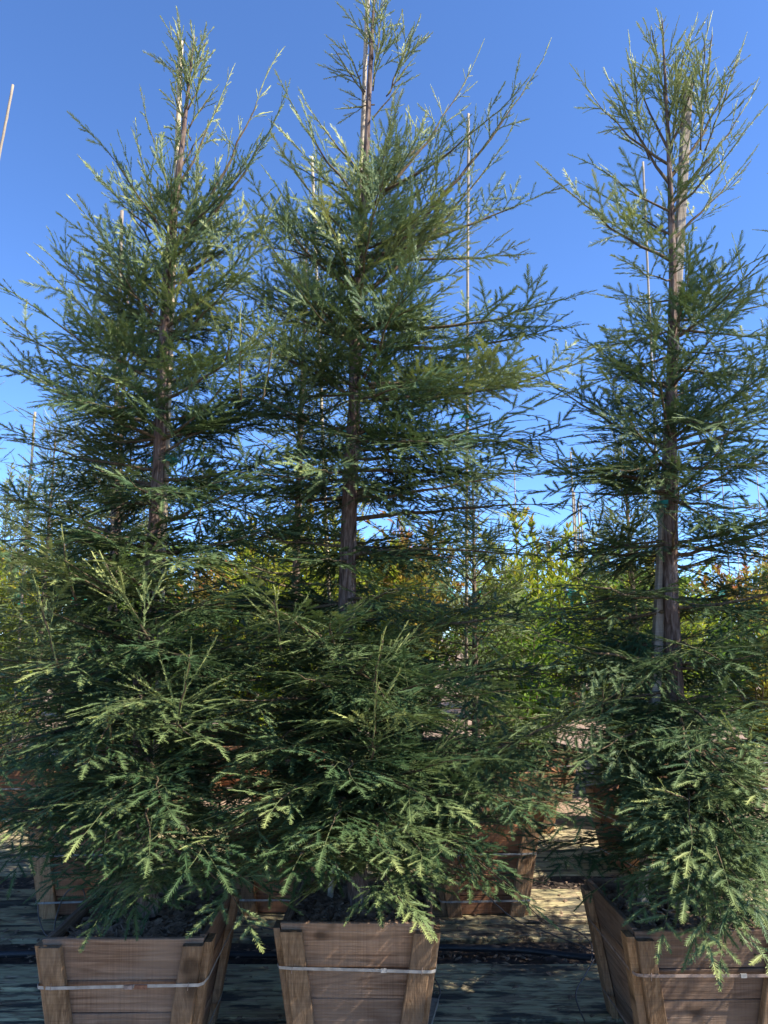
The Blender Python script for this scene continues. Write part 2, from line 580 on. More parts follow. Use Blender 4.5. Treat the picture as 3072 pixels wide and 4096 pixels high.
def make_box(wood, batten, seed, strapmat=('strap', 'strap')):
    rr = random.Random(seed)
    root = empty('planter_box')
    for k in range(4):
        rot = Matrix.Rotation(k * math.pi / 2, 4, 'Z')
        lev = [0.012, 0.135 + rr.uniform(-.01, .01), 0.265 + rr.uniform(-.012, .012), 0.39 + rr.uniform(-.012, .012), BH + rr.uniform(-0.006, 0.004)]
        for i in range(4):
            z0 = lev[i] + (0.002 if i else 0)
            z1 = lev[i + 1] - 0.002
            inset = 0.0 if k % 2 == 0 else 0.0215
            po = rr.uniform(-0.002, 0.002)
            th = 0.02

            def corner(sx, z, inner):
                h = hw(z)
                return Vector((sx * (h - inset - 0.0006), -(h + po) + (th if inner else 0), z))
            seg = 6
            vv, ff = [], []
            for s in range(seg + 1):
                t = -1 + 2 * s / seg
                dz0 = rr.uniform(-0.0012, 0.0012)
                dz1 = rr.uniform(-0.0025, 0.0015)
                ch = 0.003
                for (z, inn, dd) in ((z0, False, 0), (z1 - ch + dz1, False, 0), (z1 + dz1, False, ch), (z1 + dz1, True, 0), (z0, True, 0)):
                    c = corner(1, min(z, BH), inn)
                    vv.append(Vector((c.x * t, c.y + dd, z)))
            for s in range(seg):
                for q in range(5):
                    a = s * 5 + q
                    b2 = s * 5 + (q + 1) % 5
                    ff.append((a, a + 5, b2 + 5, b2))
            ff.append((0, 1, 2, 3, 4))
            ff.append(tuple(seg * 5 + q for q in (4, 3, 2, 1, 0)))
            # own origin at the middle of the board's face so that the grain runs along it
            cz = (z0 + z1) / 2
            org = Vector((0, -hw(cz), cz))
            m = MB()
            m.add([p - org for p in vv], ff)
            o = m.build('board', M[wood], root)
            o.matrix_local = rot @ Matrix.Translation(org)
        for sx in (-1, 1):
            zb = 0.0 + rr.uniform(0, 0.006)
            zt = BH - rr.uniform(0.014, 0.034)
            bw = rr.uniform(0.078, 0.092)
            th = rr.uniform(0.026, 0.032)
            sk = rr.uniform(-0.008, 0.008)
            vv, ff = [], []
            seg = 5
            for s in range(seg + 1):
                t = s / seg
                z = zb + (zt - zb) * t
                h = hw(z)
                x0 = h + 0.003 - sk * 0.2
                x1 = x0 - bw - sk * t + rr.uniform(-.002, .002)
                y0 = -h - 0.0045
                ch = 0.004
                for (x, y) in ((x0, y0), (x0, y0 - th + ch), (x0 - ch, y0 - th), (x1 + ch, y0 - th), (x1, y0 - th + ch), (x1, y0)):
                    vv.append(Vector((sx * x, y, z)))
            for s in range(seg):
                for q in range(6):
                    a = s * 6 + q
                    b2 = s * 6 + (q + 1) % 6
                    ff.append((a, b2, b2 + 6, a + 6) if sx < 0 else (a, a + 6, b2 + 6, b2))
            bot = tuple(range(6))
            top = tuple(range(seg * 6, seg * 6 + 6))
            ff.append(bot if sx > 0 else tuple(reversed(bot)))
            ff.append(tuple(reversed(top)) if sx > 0 else top)
            cz = (zb + zt) / 2
            org = Vector((sx * (hw(cz) - 0.04), -hw(cz) - 0.015, cz))
            m = MB()
            m.add([p - org for p in vv], ff)
            o = m.build('batten', M[batten], root)
            o.matrix_local = rot @ Matrix.Translation(org)
    for (z, mm, tl) in ((0.385, strapmat[0], rr.uniform(-.005, .005)), (0.10, strapmat[1], rr.uniform(-.005, .005))):
        h = hw(z)
        o_ = h + 0.0375
        pts = []
        for k in range(4):
            rot = Matrix.Rotation(k * math.pi / 2, 4, 'Z')
            for (x, y) in ((-(h - 0.03), -o_), (-h * 0.3, -o_ + 0.001), (h * 0.35, -o_ + 0.001), (h - 0.03, -o_), (h + 0.012, -o_ + 0.003), (h + 0.030, -o_ + 0.013)):
                pts.append(rot @ Vector((x, y, 0)))
        nn = len(pts)
        vv, ff = [], []
        for p in pts:
            d = Vector((p.x, p.y, 0)).normalized()
            zz = z + tl * p.x / h + rr.uniform(-.0012, .0012)
            slope = (BT - BB) / BH
            vv.append(p + Vector((0, 0, zz - 0.006)) - d * slope * 0.006)
            vv.append(p + Vector((0, 0, zz + 0.006)) + d * slope * 0.006)
            vv.append(p - d * 0.0015 + Vector((0, 0, zz + 0.006)) + d * slope * 0.006)
            vv.append(p - d * 0.0015 + Vector((0, 0, zz - 0.006)) - d * slope * 0.006)
        for i in range(nn):
            a, b2 = i * 4, ((i + 1) % nn) * 4
            for q in range(4):
                q2 = (q + 1) % 4
                ff.append((a + q, b2 + q, b2 + q2, a + q2))
        m = MB()
        m.add(vv, ff)
        st = m.build('strap', M[mm], root)
        # staples that hold the band to the battens
        for sx in (-1, 1):
            sm = MB()
            px = sx * (h - 0.028)
            sm.tube([Vector((px, -o_ - 0.0015, z - 0.014)), Vector((px + 0.001, -o_ - 0.003, z)), Vector((px + 0.003, -o_ - 0.0015, z + 0.014))], 0.0012, 5)
            sm.build('staple', M['rust_strap'], st)
    # soil
    zt = BH - 0.055
    h = hw(zt) - 0.0195
    n = 16
    vv, ff = [], []
    for j in range(n + 1):
        for i in range(n + 1):
            x = -h + 2 * h * i / n
            y = -h + 2 * h * j / n
            d = math.hypot(x, y) / h
            vv.append((x, y, zt + 0.018 * max(0, 1 - d) + rr.uniform(-.007, .007)))
    for j in range(n):
        for i in range(n):
            a = j * (n + 1) + i
            ff.append((a, a + 1, a + n + 2, a + n + 1))
    so = link('soil', pymesh('soil', vv, ff, True), M['soil'], root)
    return root


def make_mulch(seed, count, half, z0):
    rr = random.Random(seed)
    m = MB()
    for i in range(count):
        x, y = rr.uniform(-half, half), rr.uniform(-half, half)
        if math.hypot(x, y) < 0.07:
            continue
        l = rr.choice([0.008, 0.012, 0.016, 0.022, 0.03]) * rr.uniform(.8, 1.4)
        w = l * rr.uniform(0.25, 0.6)
        t = rr.uniform(0.0015, 0.004)
        q = Matrix.Translation((x, y, z0 + 0.018 * max(0, 1 - math.hypot(x, y) / half) + rr.uniform(0.002, 0.012))) @ Matrix.Rotation(rr.uniform(0, 6.3), 4, 'Z') @ Matrix.Rotation(rr.uniform(-.5, .5), 4, 'X') @ Matrix.Rotation(rr.uniform(-.5, .5), 4, 'Y')
        pts = [(-l, -w * rr.uniform(.5, 1), -t), (l, -w * rr.uniform(.3, 1), -t), (l * rr.uniform(.8, 1.1), w, -t), (-l, w * rr.uniform(.5, 1), -t)]
        pts += [(a, b, t) for (a, b, c) in pts]
        m.hexa([q @ Vector(p) for p in pts])
    return pymesh('mulch', m.v, m.f)


# ------------------------------------------------------------------ redwood foliage
def spray_templates(kind, n, rs):
    """a needled twig along +x in the xy plane; returns V, F"""
    V, F = [], []
    if kind == 'flat':
        L, nl, nw, a0, bend, r0 = 0.115, 0.0215, 0.0052, 56, 0.9, 0.0012
    elif kind == 'feather':
        L, nl, nw, a0, bend, r0 = 0.115, 0.0260, 0.0062, 46, 0.4, 0.0014
    elif kind == 'short':
        L, nl, nw, a0, bend, r0 = 0.10, 0.0165, 0.0054, 44, 0.3, 0.0020
    else:
        L, nl, nw, a0, bend, r0 = 0.10, 0.0105, 0.0056, 32, 0.0, 0.0030
    zc = rs.uniform(0.2, 1.2) * bend
    yc = rs.uniform(-1.0, 1.0)

    def pos(x):
        return np.array((x, yc * x * x, -zc * x * x))
    if kind == 'flat':
        # crowded needle bases: a narrow strip folded along the stem
        st = [(0.0, 0.0012), (0.4, 0.0046), (1.0, 0.0006)]
        for (t, h) in st:
            c = pos(L * t)
            V.append(c + np.array((0, h, 0.0020)))
            V.append(c)
            V.append(c + np.array((0, -h, 0.0020)))
        for i in range(2):
            for k in range(2):
                a, b = i * 3 + k, i * 3 + k + 1
                F.append((a, b + 3, b))
                F.append((a, a + 3, b + 3))
    else:
        ns, nk = 2, 3
        for i in range(ns + 1):
            x = L * i / ns
            r = r0 * (1 - 0.6 * i / ns)
            c = pos(x)
            for k in range(nk):
                an = 2 * math.pi * k / nk
                V.append(c + np.array((0, math.cos(an) * r, math.sin(an) * r)))
        for i in range(ns):
            for k in range(nk):
                a, b = i * nk + k, i * nk + (k + 1) % nk
                F.append((a, b, b + nk))
                F.append((a, b + nk, a + nk))
    for i in range(n):
        t = (i + 0.5) / n
        x = L * (0.02 + 0.96 * t)
        prof = min(1.0, 0.55 + 2.2 * t) * min(1.0, 0.35 + 2.6 * (1 - t))
        l = nl * prof * rs.uniform(0.82, 1.12)
        s = 1 if i % 2 == 0 else -1
        a = math.radians(a0 * (1 - 0.35 * t) + rs.uniform(-9, 9))
        if kind == 'feather':
            el = rs.uniform(-0.25, 0.40)
        elif kind == 'flat':
            el = rs.uniform(-0.10, 0.20)
        else:
            el = rs.uniform(-1.2, 1.2)
        d = np.array((math.cos(a), s * math.sin(a) * math.cos(el), math.sin(a) * math.sin(el)))
        # width direction: along the stem, twisted
        wdir = np.array((math.sin(a), -s * math.cos(a), 0.0))
        tw = rs.uniform(-0.5, 0.5) if kind == 'flat' else rs.uniform(-.7, .7)
        nrm = np.cross(d, wdir)
        wdir = wdir * math.cos(tw) + nrm * math.sin(tw)
        c = pos(x)
        b = len(V)
        V.append(c - wdir * nw * 0.5)
        V.append(c + wdir * nw * 0.5)
        V.append(c + d * l)
        F.append((b, b + 1, b + 2) if s > 0 else (b + 1, b, b + 2))
    return np.array(V), np.array(F, dtype=np.int64)


def make_templates(nf, nsh, nsc, seed):
    rs = random.Random(seed)
    out = {}
    out[0] = [spray_templates('flat', nf, rs) for _ in range(5)]
    out[1] = [spray_templates('short', nsh, rs) for _ in range(4)]
    out[3] = [spray_templates('feather', int(nf * 0.78), rs) for _ in range(5)]
    out[2] = [spray_templates('scale', nsc, rs) for _ in range(4)]
    return out


TEMPL_HI = make_templates(28, 24, 18, 3)
TEMPL_LO = make_templates(18, 14, 12, 4)


def perp_up(d, up=Vector((0, 0, 1))):
    n = up - d * up.dot(d)
    if n.length < 1e-3:
        n = Vector((1, 0, 0)) - d * d.x
    return n.normalized()


class Crown:
    def __init__(self, seed, templ, step=1.0, size=1.0):
        self.r = random.Random(seed)
        self.templ = templ
        self.step = step
        self.size = size
        self.s = []          # sprays
        self.fe = False

    def spray(self, p, d, n, L, kind, tint):
        self.s.append((p.x, p.y, p.z, d.x, d.y, d.z, n.x, n.y, n.z, L, kind, tint))

    def twig(self, mb, p, d, n, L, young, tint, depth=0):
        r = self.r
        short = young > 0.5
        kind = (3 if self.fe else 0) if young < 0.6 else (1 if young < 0.9 else 2)
        cut = (0.105 if self.fe else 0.112) * self.size
        if L < cut or depth >= 3:
            self.spray(p, d, n, max(0.055, min(L, cut * 1.15)), kind, tint + r.uniform(-.1, .1))
            return
        # a bent path
        nseg = 4 if depth == 0 else 2
        cur = p.copy()
        dd = d.copy()
        side = d.cross(n)
        pts = [cur.copy()]
        bz = r.uniform(-0.05, 0.12) * (1 if young > 0.3 else -0.6)
        by = r.uniform(-0.14, 0.14)
        for i in range(nseg):
            dd = (dd + n * bz + side * by).normalized()
            cur = cur + dd * (L / nseg)
            pts.append(cur.copy())
        mb.tube(pts, [0.0011 + 0.0042 * L * (1 - i / nseg) for i in range(nseg + 1)], 3, False, 1)
        sp = (0.029 if not short else 0.036) * self.step
        s = sp * (1.0 + r.random())
        sd = r.choice((-1, 1))
        while s < L * 0.96:
            t = s / L
            i = min(nseg - 1, int(t * nseg))
            fr = t * nseg - i
            q = pts[i].lerp(pts[i + 1], fr)
            td = (pts[i + 1] - pts[i]).normalized()
            nn = perp_up(td, n)
            a = rad(r.uniform(38, 62) - 12 * t - (14 if short else 0))
            sidev = td.cross(nn) * sd
            cd = (td * math.cos(a) + sidev * math.sin(a) + nn * r.uniform(-.08, .10)).normalized()
            cl = (0.40 * (L - s) + 0.055) * r.uniform(0.75, 1.15)
            cn = perp_up(cd, (nn + Vector((r.uniform(-.16, .16), r.uniform(-.16, .16), r.uniform(-.1, .1)))).normalized())
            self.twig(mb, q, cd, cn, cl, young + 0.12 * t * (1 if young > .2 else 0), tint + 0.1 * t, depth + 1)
            s += sp * r.uniform(0.75, 1.25)
            sd = -sd
        if self.fe:
            for q, q2 in zip(pts[:-1], pts[1:]):
                td = (q2 - q).normalized()
                self.spray(q, td, perp_up(td, n), min(.13, (q2 - q).length * 1.1), kind, tint + .06)
        td = (pts[-1] - pts[-2]).normalized()
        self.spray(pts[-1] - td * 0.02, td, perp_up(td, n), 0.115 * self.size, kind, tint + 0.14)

    def limb(self, mb, p0, p1, sag, r0, young, tint, t0=0.07, dens=1.0, wide=0.36, high=0.0):
        """a main limb from p0 to p1, bowed by sag (positive: tip turns up)"""
        r = self.r
        self.fe = high > 0.3
        L = (p1 - p0).length
        pc = (p0 + p1) * 0.5 + Vector((0, 0, -sag * L)) + Vector((r.uniform(-.05, .05), r.uniform(-.05, .05), 0)) * L
        nseg = max(6, int(L / 0.09))
        pts = []
        for i in range(nseg + 1):
            t = i / nseg
            q = p0 * (1 - t) ** 2 + pc * 2 * t * (1 - t) + p1 * t * t
            if 0 < i < nseg:
                q = q + Vector((r.uniform(-1, 1), r.uniform(-1, 1), r.uniform(-1, 1))) * 0.008
            pts.append(q)
        mb.tube(pts, [max(0.0018, r0 * (1 - i / nseg) ** 0.8) for i in range(nseg + 1)], 6, False)
        sp = 0.064 * self.step / dens * (1 + 1.1 * max(0, young - .15))
        s = L * t0
        sd = r.choice((-1, 1))
        while s < L * 0.985:
            t = s / L
            i = min(nseg - 1, int(t * nseg))
            fr = t * nseg - i
            q = pts[i].lerp(pts[i + 1], fr)
            td = (pts[i + 1] - pts[i]).normalized()
            out = Vector((p1.x - p0.x, p1.y - p0.y, 0))
            out = out.normalized() if out.length > 1e-4 else Vector((0, 0, 0))
            k_out = 0.75 if young < .05 else 0.45
            up = Vector((r.uniform(-.6, .6), r.uniform(-.75, .45), 1)) + out * k_out * (0.3 + t)
            if abs(td.z) > 0.8:
                up = Vector((r.uniform(-1, 1), r.uniform(-1, 1), 0.2)) + out * .6
            nn = perp_up(td, up)
            a = rad(r.uniform(45, 68) - 18 * t)
            cd = td * math.cos(a) + td.cross(nn) * sd * math.sin(a)
            if high > 0:
                cd = cd * (1 - .35 * high) + Vector((0, 0, 1)) * high * r.uniform(.25, .95)
                nn = perp_up(cd.normalized(), up + Vector((r.uniform(-.6, .6), r.uniform(-.9, .3), 0)) * high)
            cd = (cd + nn * r.uniform(-.18, .18)).normalized()
            cl = (wide * (L - s) ** 0.8 + 0.10) * r.uniform(0.6, 1.15)
            cl = min(cl * (1 - .4 * max(0, young - .15)) * (1 - .15 * high), 0.36)
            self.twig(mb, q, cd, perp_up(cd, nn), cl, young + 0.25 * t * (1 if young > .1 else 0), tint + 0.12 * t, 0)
            s += sp * r.uniform(0.7, 1.3)
            sd = -sd
        if high > 0.2:
            s = L * 0.4
            while s < L:
                t = s / L
                i = min(nseg - 1, int(t * nseg))
                q = pts[i].lerp(pts[i + 1], t * nseg - i)
                td = (pts[i + 1] - pts[i]).normalized()
                self.spray(q, td, perp_up(td, Vector((r.uniform(-1, 1), r.uniform(-1, 1), .6))), 0.10, 1 if young + t * .4 < .9 else 2, tint + .1 + .2 * t)
                s += 0.05
        td = (pts[-1] - pts[-2]).normalized()
        self.twig(mb, pts[-1], td, perp_up(td), 0.14, young + 0.3, tint + 0.2, 2)
        return pts

    def mesh(self, name):
        S = np.array(self.s)
        rs = np.random.RandomState(11)
        Vs, Fs, Ts = [], [], []
        off = 0
        d = S[:, 3:6]
        n = S[:, 6:9]
        y = np.cross(n, d)
        kind = S[:, 10].astype(int)
        var = rs.randint(0, 100, len(S))
        for k, lst in self.templ.items():
            for vi, (tv, tf) in enumerate(lst):
                idx = np.where((kind == k) & (var % len(lst) == vi))[0]
                if len(idx) == 0:
                    continue
                sc = (S[idx, 9] / 0.11)[:, None, None]
                # length scales with the twig, needles less so
                loc = tv[None, :, :] * np.concatenate([sc, sc ** 0.5, sc ** 0.5], axis=2)
                pos = (S[idx, 0:3][:, None, :] + loc[:, :, 0:1] * d[idx][:, None, :] + loc[:, :, 1:2] * y[idx][:, None, :] + loc[:, :, 2:3] * n[idx][:, None, :])
                m = len(idx)
                Vs.append(pos.reshape(-1, 3))
                f = tf[None, :, :] + (np.arange(m) * len(tv))[:, None, None] + off
                Fs.append(f.reshape(-1, 3))
                tt = np.clip(S[idx, 11][:, None] + 0.10 * (tv[None, :, 0] / 0.11), 0, 1)
                Ts.append(tt.reshape(-1))
                off += m * len(tv)
        return npmesh(name, np.concatenate(Vs), np.concatenate(Fs), np.concatenate(Ts))


TRI = [0]


def trunk_mesh(path, r_base, r_top, seed, seg=22):
    rr = random.Random(seed)
    pts = smooth_path(path, 14)
    n = len(pts)
    ph = [rr.uniform(0, 6.28) for _ in range(6)]
    v, f = [], []
    for i, p in enumerate(pts):
        t = i / (n - 1)
        r = r_base * (1 - t) ** 0.9 + r_top
        for k in range(seg):
            an = 2 * math.pi * k / seg
            fur = 0.10 * math.sin(7 * an + ph[0] + 2.0 * math.sin(i * 0.13 + ph[1])) + 0.06 * math.sin(11 * an + ph[2] + i * 0.11) + rr.uniform(-.05, .05)
            q = r * (1 + fur * min(1.0, r / 0.02))
            v.append((p.x + math.cos(an) * q, p.y + math.sin(an) * q, p.z))
    for i in range(n - 1):
        for k in range(seg):
            k2 = (k + 1) % seg
            f.append((i * seg + k, i * seg + k2, (i + 1) * seg + k2, (i + 1) * seg + k))
    f.append(tuple(range((n - 1) * seg, n * seg)))
    return pymesh('trunk', v, f, True), pts


def at_z(pts, z):
    for a, b in zip(pts[:-1], pts[1:]):
        if a.z <= z <= b.z and b.z > a.z:
            return a.lerp(b, (z - a.z) / (b.z - a.z))
    return pts[0].copy() if z < pts[0].z else pts[-1].copy()


def redwood(base, trunk_px, Y, limbs, shoots, filler, seed, label, group, z_soil, r_base=0.042, prof=None, top_young_z=3.9, zcap=3.4, window=(9, 9)):
    """base: foot of the trunk in its box; trunk_px: photo points of the trunk at distance Y"""
    cr = Crown(seed, TEMPL_HI)
    rr = cr.r
    root = empty('redwood_tree', base)
    tag(root, label, 'tree', group)
    path = [Vector((base[0], base[1], z_soil - 0.06))] + [P(x, y, Y) for (x, y) in trunk_px]
    tm, pts = trunk_mesh(path, r_base, 0.003, seed)
    b0 = Vector(base)
    tm.transform(Matrix.Translation(-b0))
    tr = link('trunk', tm, M['bark'], root)

    def emit(p0, p1, sag, young, tint, **kw):
        mb = MB()
        L = (p1 - p0).length
        cr.limb(mb, p0, p1, sag, 0.003 + 0.0095 * min(1.2, L), young, tint, **kw)
        mb.v = [(x - b0.x, y - b0.y, z - b0.z) for (x, y, z) in mb.v]
        mb.build('branch', (M['bark_twig'], M['twig']), root, True)

    for e in limbs:
        brow, tx, ty, dY, sag = e[:5]
        if ty > 850:
            ty -= 16
        tip = P(tx, ty, Y + dY)
        zb = max(z_soil + 0.06, P(384, brow, Y).z)
        p0 = at_z(pts, zb)
        h = tip.z
        young = min(0.75, max(0.0, (h - (top_young_z - 0.15)) / 1.7)) + (e[5] if len(e) > 5 else 0)
        tint = 0.30 + 0.13 * max(0, h - 2.0) + rr.uniform(-.16, .2) + (1.6 * e[6] if len(e) > 6 else 0)  # tint varies per limb: light painted in, some paler as if sunlit
        emit(p0, tip, sag, young, min(.8, tint), high=min(1.0, max(0.0, (h - 2.2) / 2.2)))
    # branches round the rest of the trunk, shorter than the ones that make the outline
    zt = pts[-1].z
    for i in range(filler):
        t = (i + rr.random()) / filler
        z = z_soil + 0.12 + (zcap - z_soil) * t ** 1.05
        z = max(z_soil + .1, 0.27 * round(z / 0.27 + rr.uniform(-.2, .2)) + rr.gauss(0, .035))
        p0 = at_z(pts, z)
        az = i * 2.39996 + rr.uniform(-.4, .4)
        Rm = prof(z) * rr.uniform(0.55, 0.95)
        if window[0] < z < window[1] and math.sin(az) < -0.6:
            az = -az
        el = rad(-6 + 40 * t ** 1.3 + rr.uniform(-10, 10))
        d = Vector((math.cos(az) * math.cos(el), math.sin(az) * math.cos(el), math.sin(el)))
        tip = p0 + d * Rm / max(0.5, math.cos(el))
        if tip.z < z_soil + 0.16:
            tip.z = z_soil + 0.16 + rr.uniform(0, .1)
        young = min(0.75, max(0.0, (tip.z - (top_young_z - 0.15)) / 1.7))
        emit(p0, tip, 0.10 if t > 0.3 else -0.06, young, min(.7, 0.26 + 0.12 * max(0, tip.z - 2.2) + rr.uniform(-.08, .08)), high=min(1.0, max(0.0, (tip.z - 2.2) / 2.2)))
    # bare pale leaders: upright shoots with small close-set needles
    for (bx, by, tx, ty, dY) in shoots:
        p0 = P(bx, by, Y + dY * 0.8)
        p1 = P(tx, ty, Y + dY)
        mb = MB()
        L = (p1 - p0).length
        n = 7
        q = [p0.lerp(p1, i / n) + Vector((rr.uniform(-1, 1), rr.uniform(-1, 1), 0)) * 0.006 for i in range(n + 1)]
        mb.tube(q, [0.0045 - 0.002 * i / n for i in range(n + 1)], 5)
        s = 0.02
        while s < L:
            t = s / L
            c = p0.lerp(p1, t)
            d = (p1 - p0).normalized()
            cr.spray(c, d, perp_up(d, Vector((rr.uniform(-1, 1), rr.uniform(-1, 1), .1))), 0.10, 2, 0.86 + rr.uniform(-.1, .12))
            if rr.random() < 0.8 and t > 0.1:
                an = rr.uniform(0, 6.28)
                dd = (d + perp_up(d, Vector((math.cos(an), math.sin(an), 0))) * rr.uniform(.5, 1.0)).normalized()
                ll = (0.06 + 0.24 * (1 - t) * min(1, L / 0.4)) * rr.uniform(.6, 1.1)
                cr.twig(mb, c, dd, perp_up(dd), ll, 0.62 if t < .5 else 0.85, 0.66 + 0.2 * t, 1)
            s += rr.uniform(0.03, 0.055)
        mb.v = [(x - b0.x, y - b0.y, z - b0.z) for (x, y, z) in mb.v]
        mb.build('branch', (M['bark_twig'], M['twig']), root, True)
    cm = cr.mesh('crown')
    cm.transform(Matrix.Translation(-b0))
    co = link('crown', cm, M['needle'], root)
    co['kind'] = 'stuff'
    TRI[0] += len(cm.polygons)
    print("crown", label, len(cr.s), len(cm.polygons))
    return root, pts


def plain_redwood(height, seed, rmax, nlimb, wide_low=1.0):
    """a redwood of the rows behind, in its own coordinates, foot at the soil"""
    cr = Crown(seed, TEMPL_LO, step=1.2, size=1.25)
    rr = cr.r
    root = empty('redwood_tree')
    lean = Vector((rr.uniform(-.06, .06), rr.uniform(-.05, .05), 0))
    path = [Vector((0, 0, -0.06)) + lean * 0, Vector((0, 0, height * .33)) + lean * .2, Vector((0, 0, height * .66)) + lean * .6, Vector((0, 0, height)) + lean]
    tm, pts = trunk_mesh(path, 0.036, 0.003, seed, 12)
    link('trunk', tm, M['bark'], root)
    for i in range(nlimb):
        t = (i + rr.random()) / nlimb
        z = 0.1 + (height - 0.2) * t
        p0 = at_z(pts, z)
        az = i * 2.39996 + rr.uniform(-.4, .4)
        Rm = rmax * (1.02 - t) ** 0.75 * rr.uniform(.65, 1.05)
        el = rad(-10 + 66 * t ** 1.2 + rr.uniform(-10, 10))
        d = Vector((math.cos(az) * math.cos(el), math.sin(az) * math.cos(el), math.sin(el)))
        tip = p0 + d * (Rm / max(0.55, math.cos(el)) + .1)
        tip.z = max(tip.z, -0.05)
        mb = MB()
        cr.limb(mb, p0, tip, 0.1 if t > .3 else -0.05, 0.004 + 0.011 * Rm, min(.8, max(0, t * 1.6 - .95)), 0.3 + 0.35 * t + rr.uniform(-.08, .1))
        mb.build('branch', (M['bark_twig'], M['twig']), root, True)
    # leader shoots
    mb = MB()
    for k in range(4):
        p = at_z(pts, height - 0.05 - 0.12 * k)
        d = Vector((rr.uniform(-.35, .35), rr.uniform(-.35, .35), 1)).normalized()
        cr.twig(mb, p, d, perp_up(d, Vector((1, 0, 0))), rr.uniform(.3, .45), 0.85, 0.75, 0)
    mb.build('branch', (M['bark_twig'], M['twig']), root, True)
    cm = cr.mesh('crown')
    co = link('crown', cm, M['needle_back'], root)
    co['kind'] = 'stuff'
    print("back crown", len(cr.s), len(cm.polygons))
    TRI[0] += len(cm.polygons)
    return root


# ------------------------------------------------------------------ broadleaf shrubs and trees
def leaf_batch(pos, d, n, L, W, tint, fold=0.18):
    """lanceolate leaves: 4 triangles each, folded on the midrib; all inputs arrays"""
    m = len(pos)
    y = np.cross(n, d)
    y /= np.linalg.norm(y, axis=1)[:, None] + 1e-9
    L = L[:, None]
    W = W[:, None]
    base = pos
    mid = pos + d * L * 0.5 - n * L * 0.02
    tip = pos + d * L - n * L * 0.08
    a = pos + d * L * 0.45 + y * W * 0.5 + n * W * fold
    b = pos + d * L * 0.45 - y * W * 0.5 + n * W * fold
    V = np.stack([base, a, mid, b, tip], axis=1).reshape(-1, 3)
    t = np.array([(0, 2, 1), (1, 2, 4), (0, 3, 2), (3, 4, 2)])
    F = (t[None] + (np.arange(m) * 5)[:, None, None]).reshape(-1, 3)
    return V, F, np.repeat(tint, 5)


def shrub(name, height, radius, nstem, nleaf, leafL, leafW, mat, seed, upright=0.75, tiptint=0.35, droop=0.0, z0=0.0):
    rr = random.Random(seed)
    rs = np.random.RandomState(seed)
    root = empty(name)
    stem = MB()
    seg = []
    for i in range(nstem):
        az = rr.uniform(0, 6.28)
        rb = radius * 0.12 * rr.random()
        rt = radius * math.sqrt(rr.random())
        ht = height * (1 - 0.35 * (rt / radius) ** 2) * rr.uniform(.75, 1.05)
        p0 = Vector((math.cos(az) * rb, math.sin(az) * rb, z0 - 0.03))
        p1 = Vector((math.cos(az) * rt * .75, math.sin(az) * rt * .75, z0 + ht * .55))
        p2 = Vector((math.cos(az) * rt * 1.05, math.sin(az) * rt * 1.05, z0 + ht - droop * rt))
        q = smooth_path([p0, p1, p2], 5)
        stem.tube(q, [0.009 * (1 - k / len(q)) + 0.002 for k in range(len(q))], 5)
        seg.append(q)
        # side twigs
        for k in range(7):
            j = rr.randint(1, len(q) - 2)
            a2 = rr.uniform(0, 6.28)
            l = rr.uniform(.12, .38) * min(1.4, radius / .45)
            e = q[j] + Vector((math.cos(a2) * l * .8, math.sin(a2) * l * .8, l * (.7 - droop * 1.6)))
            w = [q[j], q[j].lerp(e, .5) + Vector((0, 0, .02)), e]
            stem.tube(w, [0.004, 0.003, 0.0015], 4)
            seg.append(w)
    pos, dd, tn = [], [], []
    lens = np.array([sum((b - a).length for a, b in zip(s[:-1], s[1:])) for s in seg])
    cum = np.cumsum(lens) / lens.sum()
    for i in range(nleaf):
        s = seg[min(len(seg) - 1, int(np.searchsorted(cum, rs.rand())))]
        t = rs.rand() ** 0.7 * (len(s) - 1)
        if len(s) > 4:
            t = max(t, 0.9)
        k = min(len(s) - 2, int(t))
        p = s[k].lerp(s[k + 1], t - k)
        td = (s[k + 1] - s[k]).normalized()
        a = rs.rand() * 6.28
        o = Vector((math.cos(a), math.sin(a), 0))
        d = (td * upright + o * (1.0 - upright * .5) + Vector((0, 0, rs.uniform(-.25, .3) - droop))).normalized()
        pos.append(p)
        dd.append(d)
        tn.append(0.25 + 0.3 * rs.rand() + tiptint * (p.z / height) ** 2 * rs.rand() * 1.4 + (0.15 if t / (len(s) - 1) > .85 else 0))
    pos = np.array([tuple(p) for p in pos])
    dd = np.array([tuple(p) for p in dd])
    rv = rs.normal(size=(len(pos), 3)) + np.array((0, 0, 0.9))
    nn = rv - dd * (rv * dd).sum(1)[:, None]
    nn /= np.linalg.norm(nn, axis=1)[:, None]
    V, F, T = leaf_batch(pos, dd, nn, leafL * rs.uniform(.65, 1.2, len(pos)), leafW * rs.uniform(.75, 1.15, len(pos)), np.clip(tn, 0, 1))
    stem.build('stem', M['bark_twig'], root, True)
    co = link('foliage', npmesh('foliage', V, F, T), mat, root)
    co['kind'] = 'stuff'
    TRI[0] += len(F)
    return root


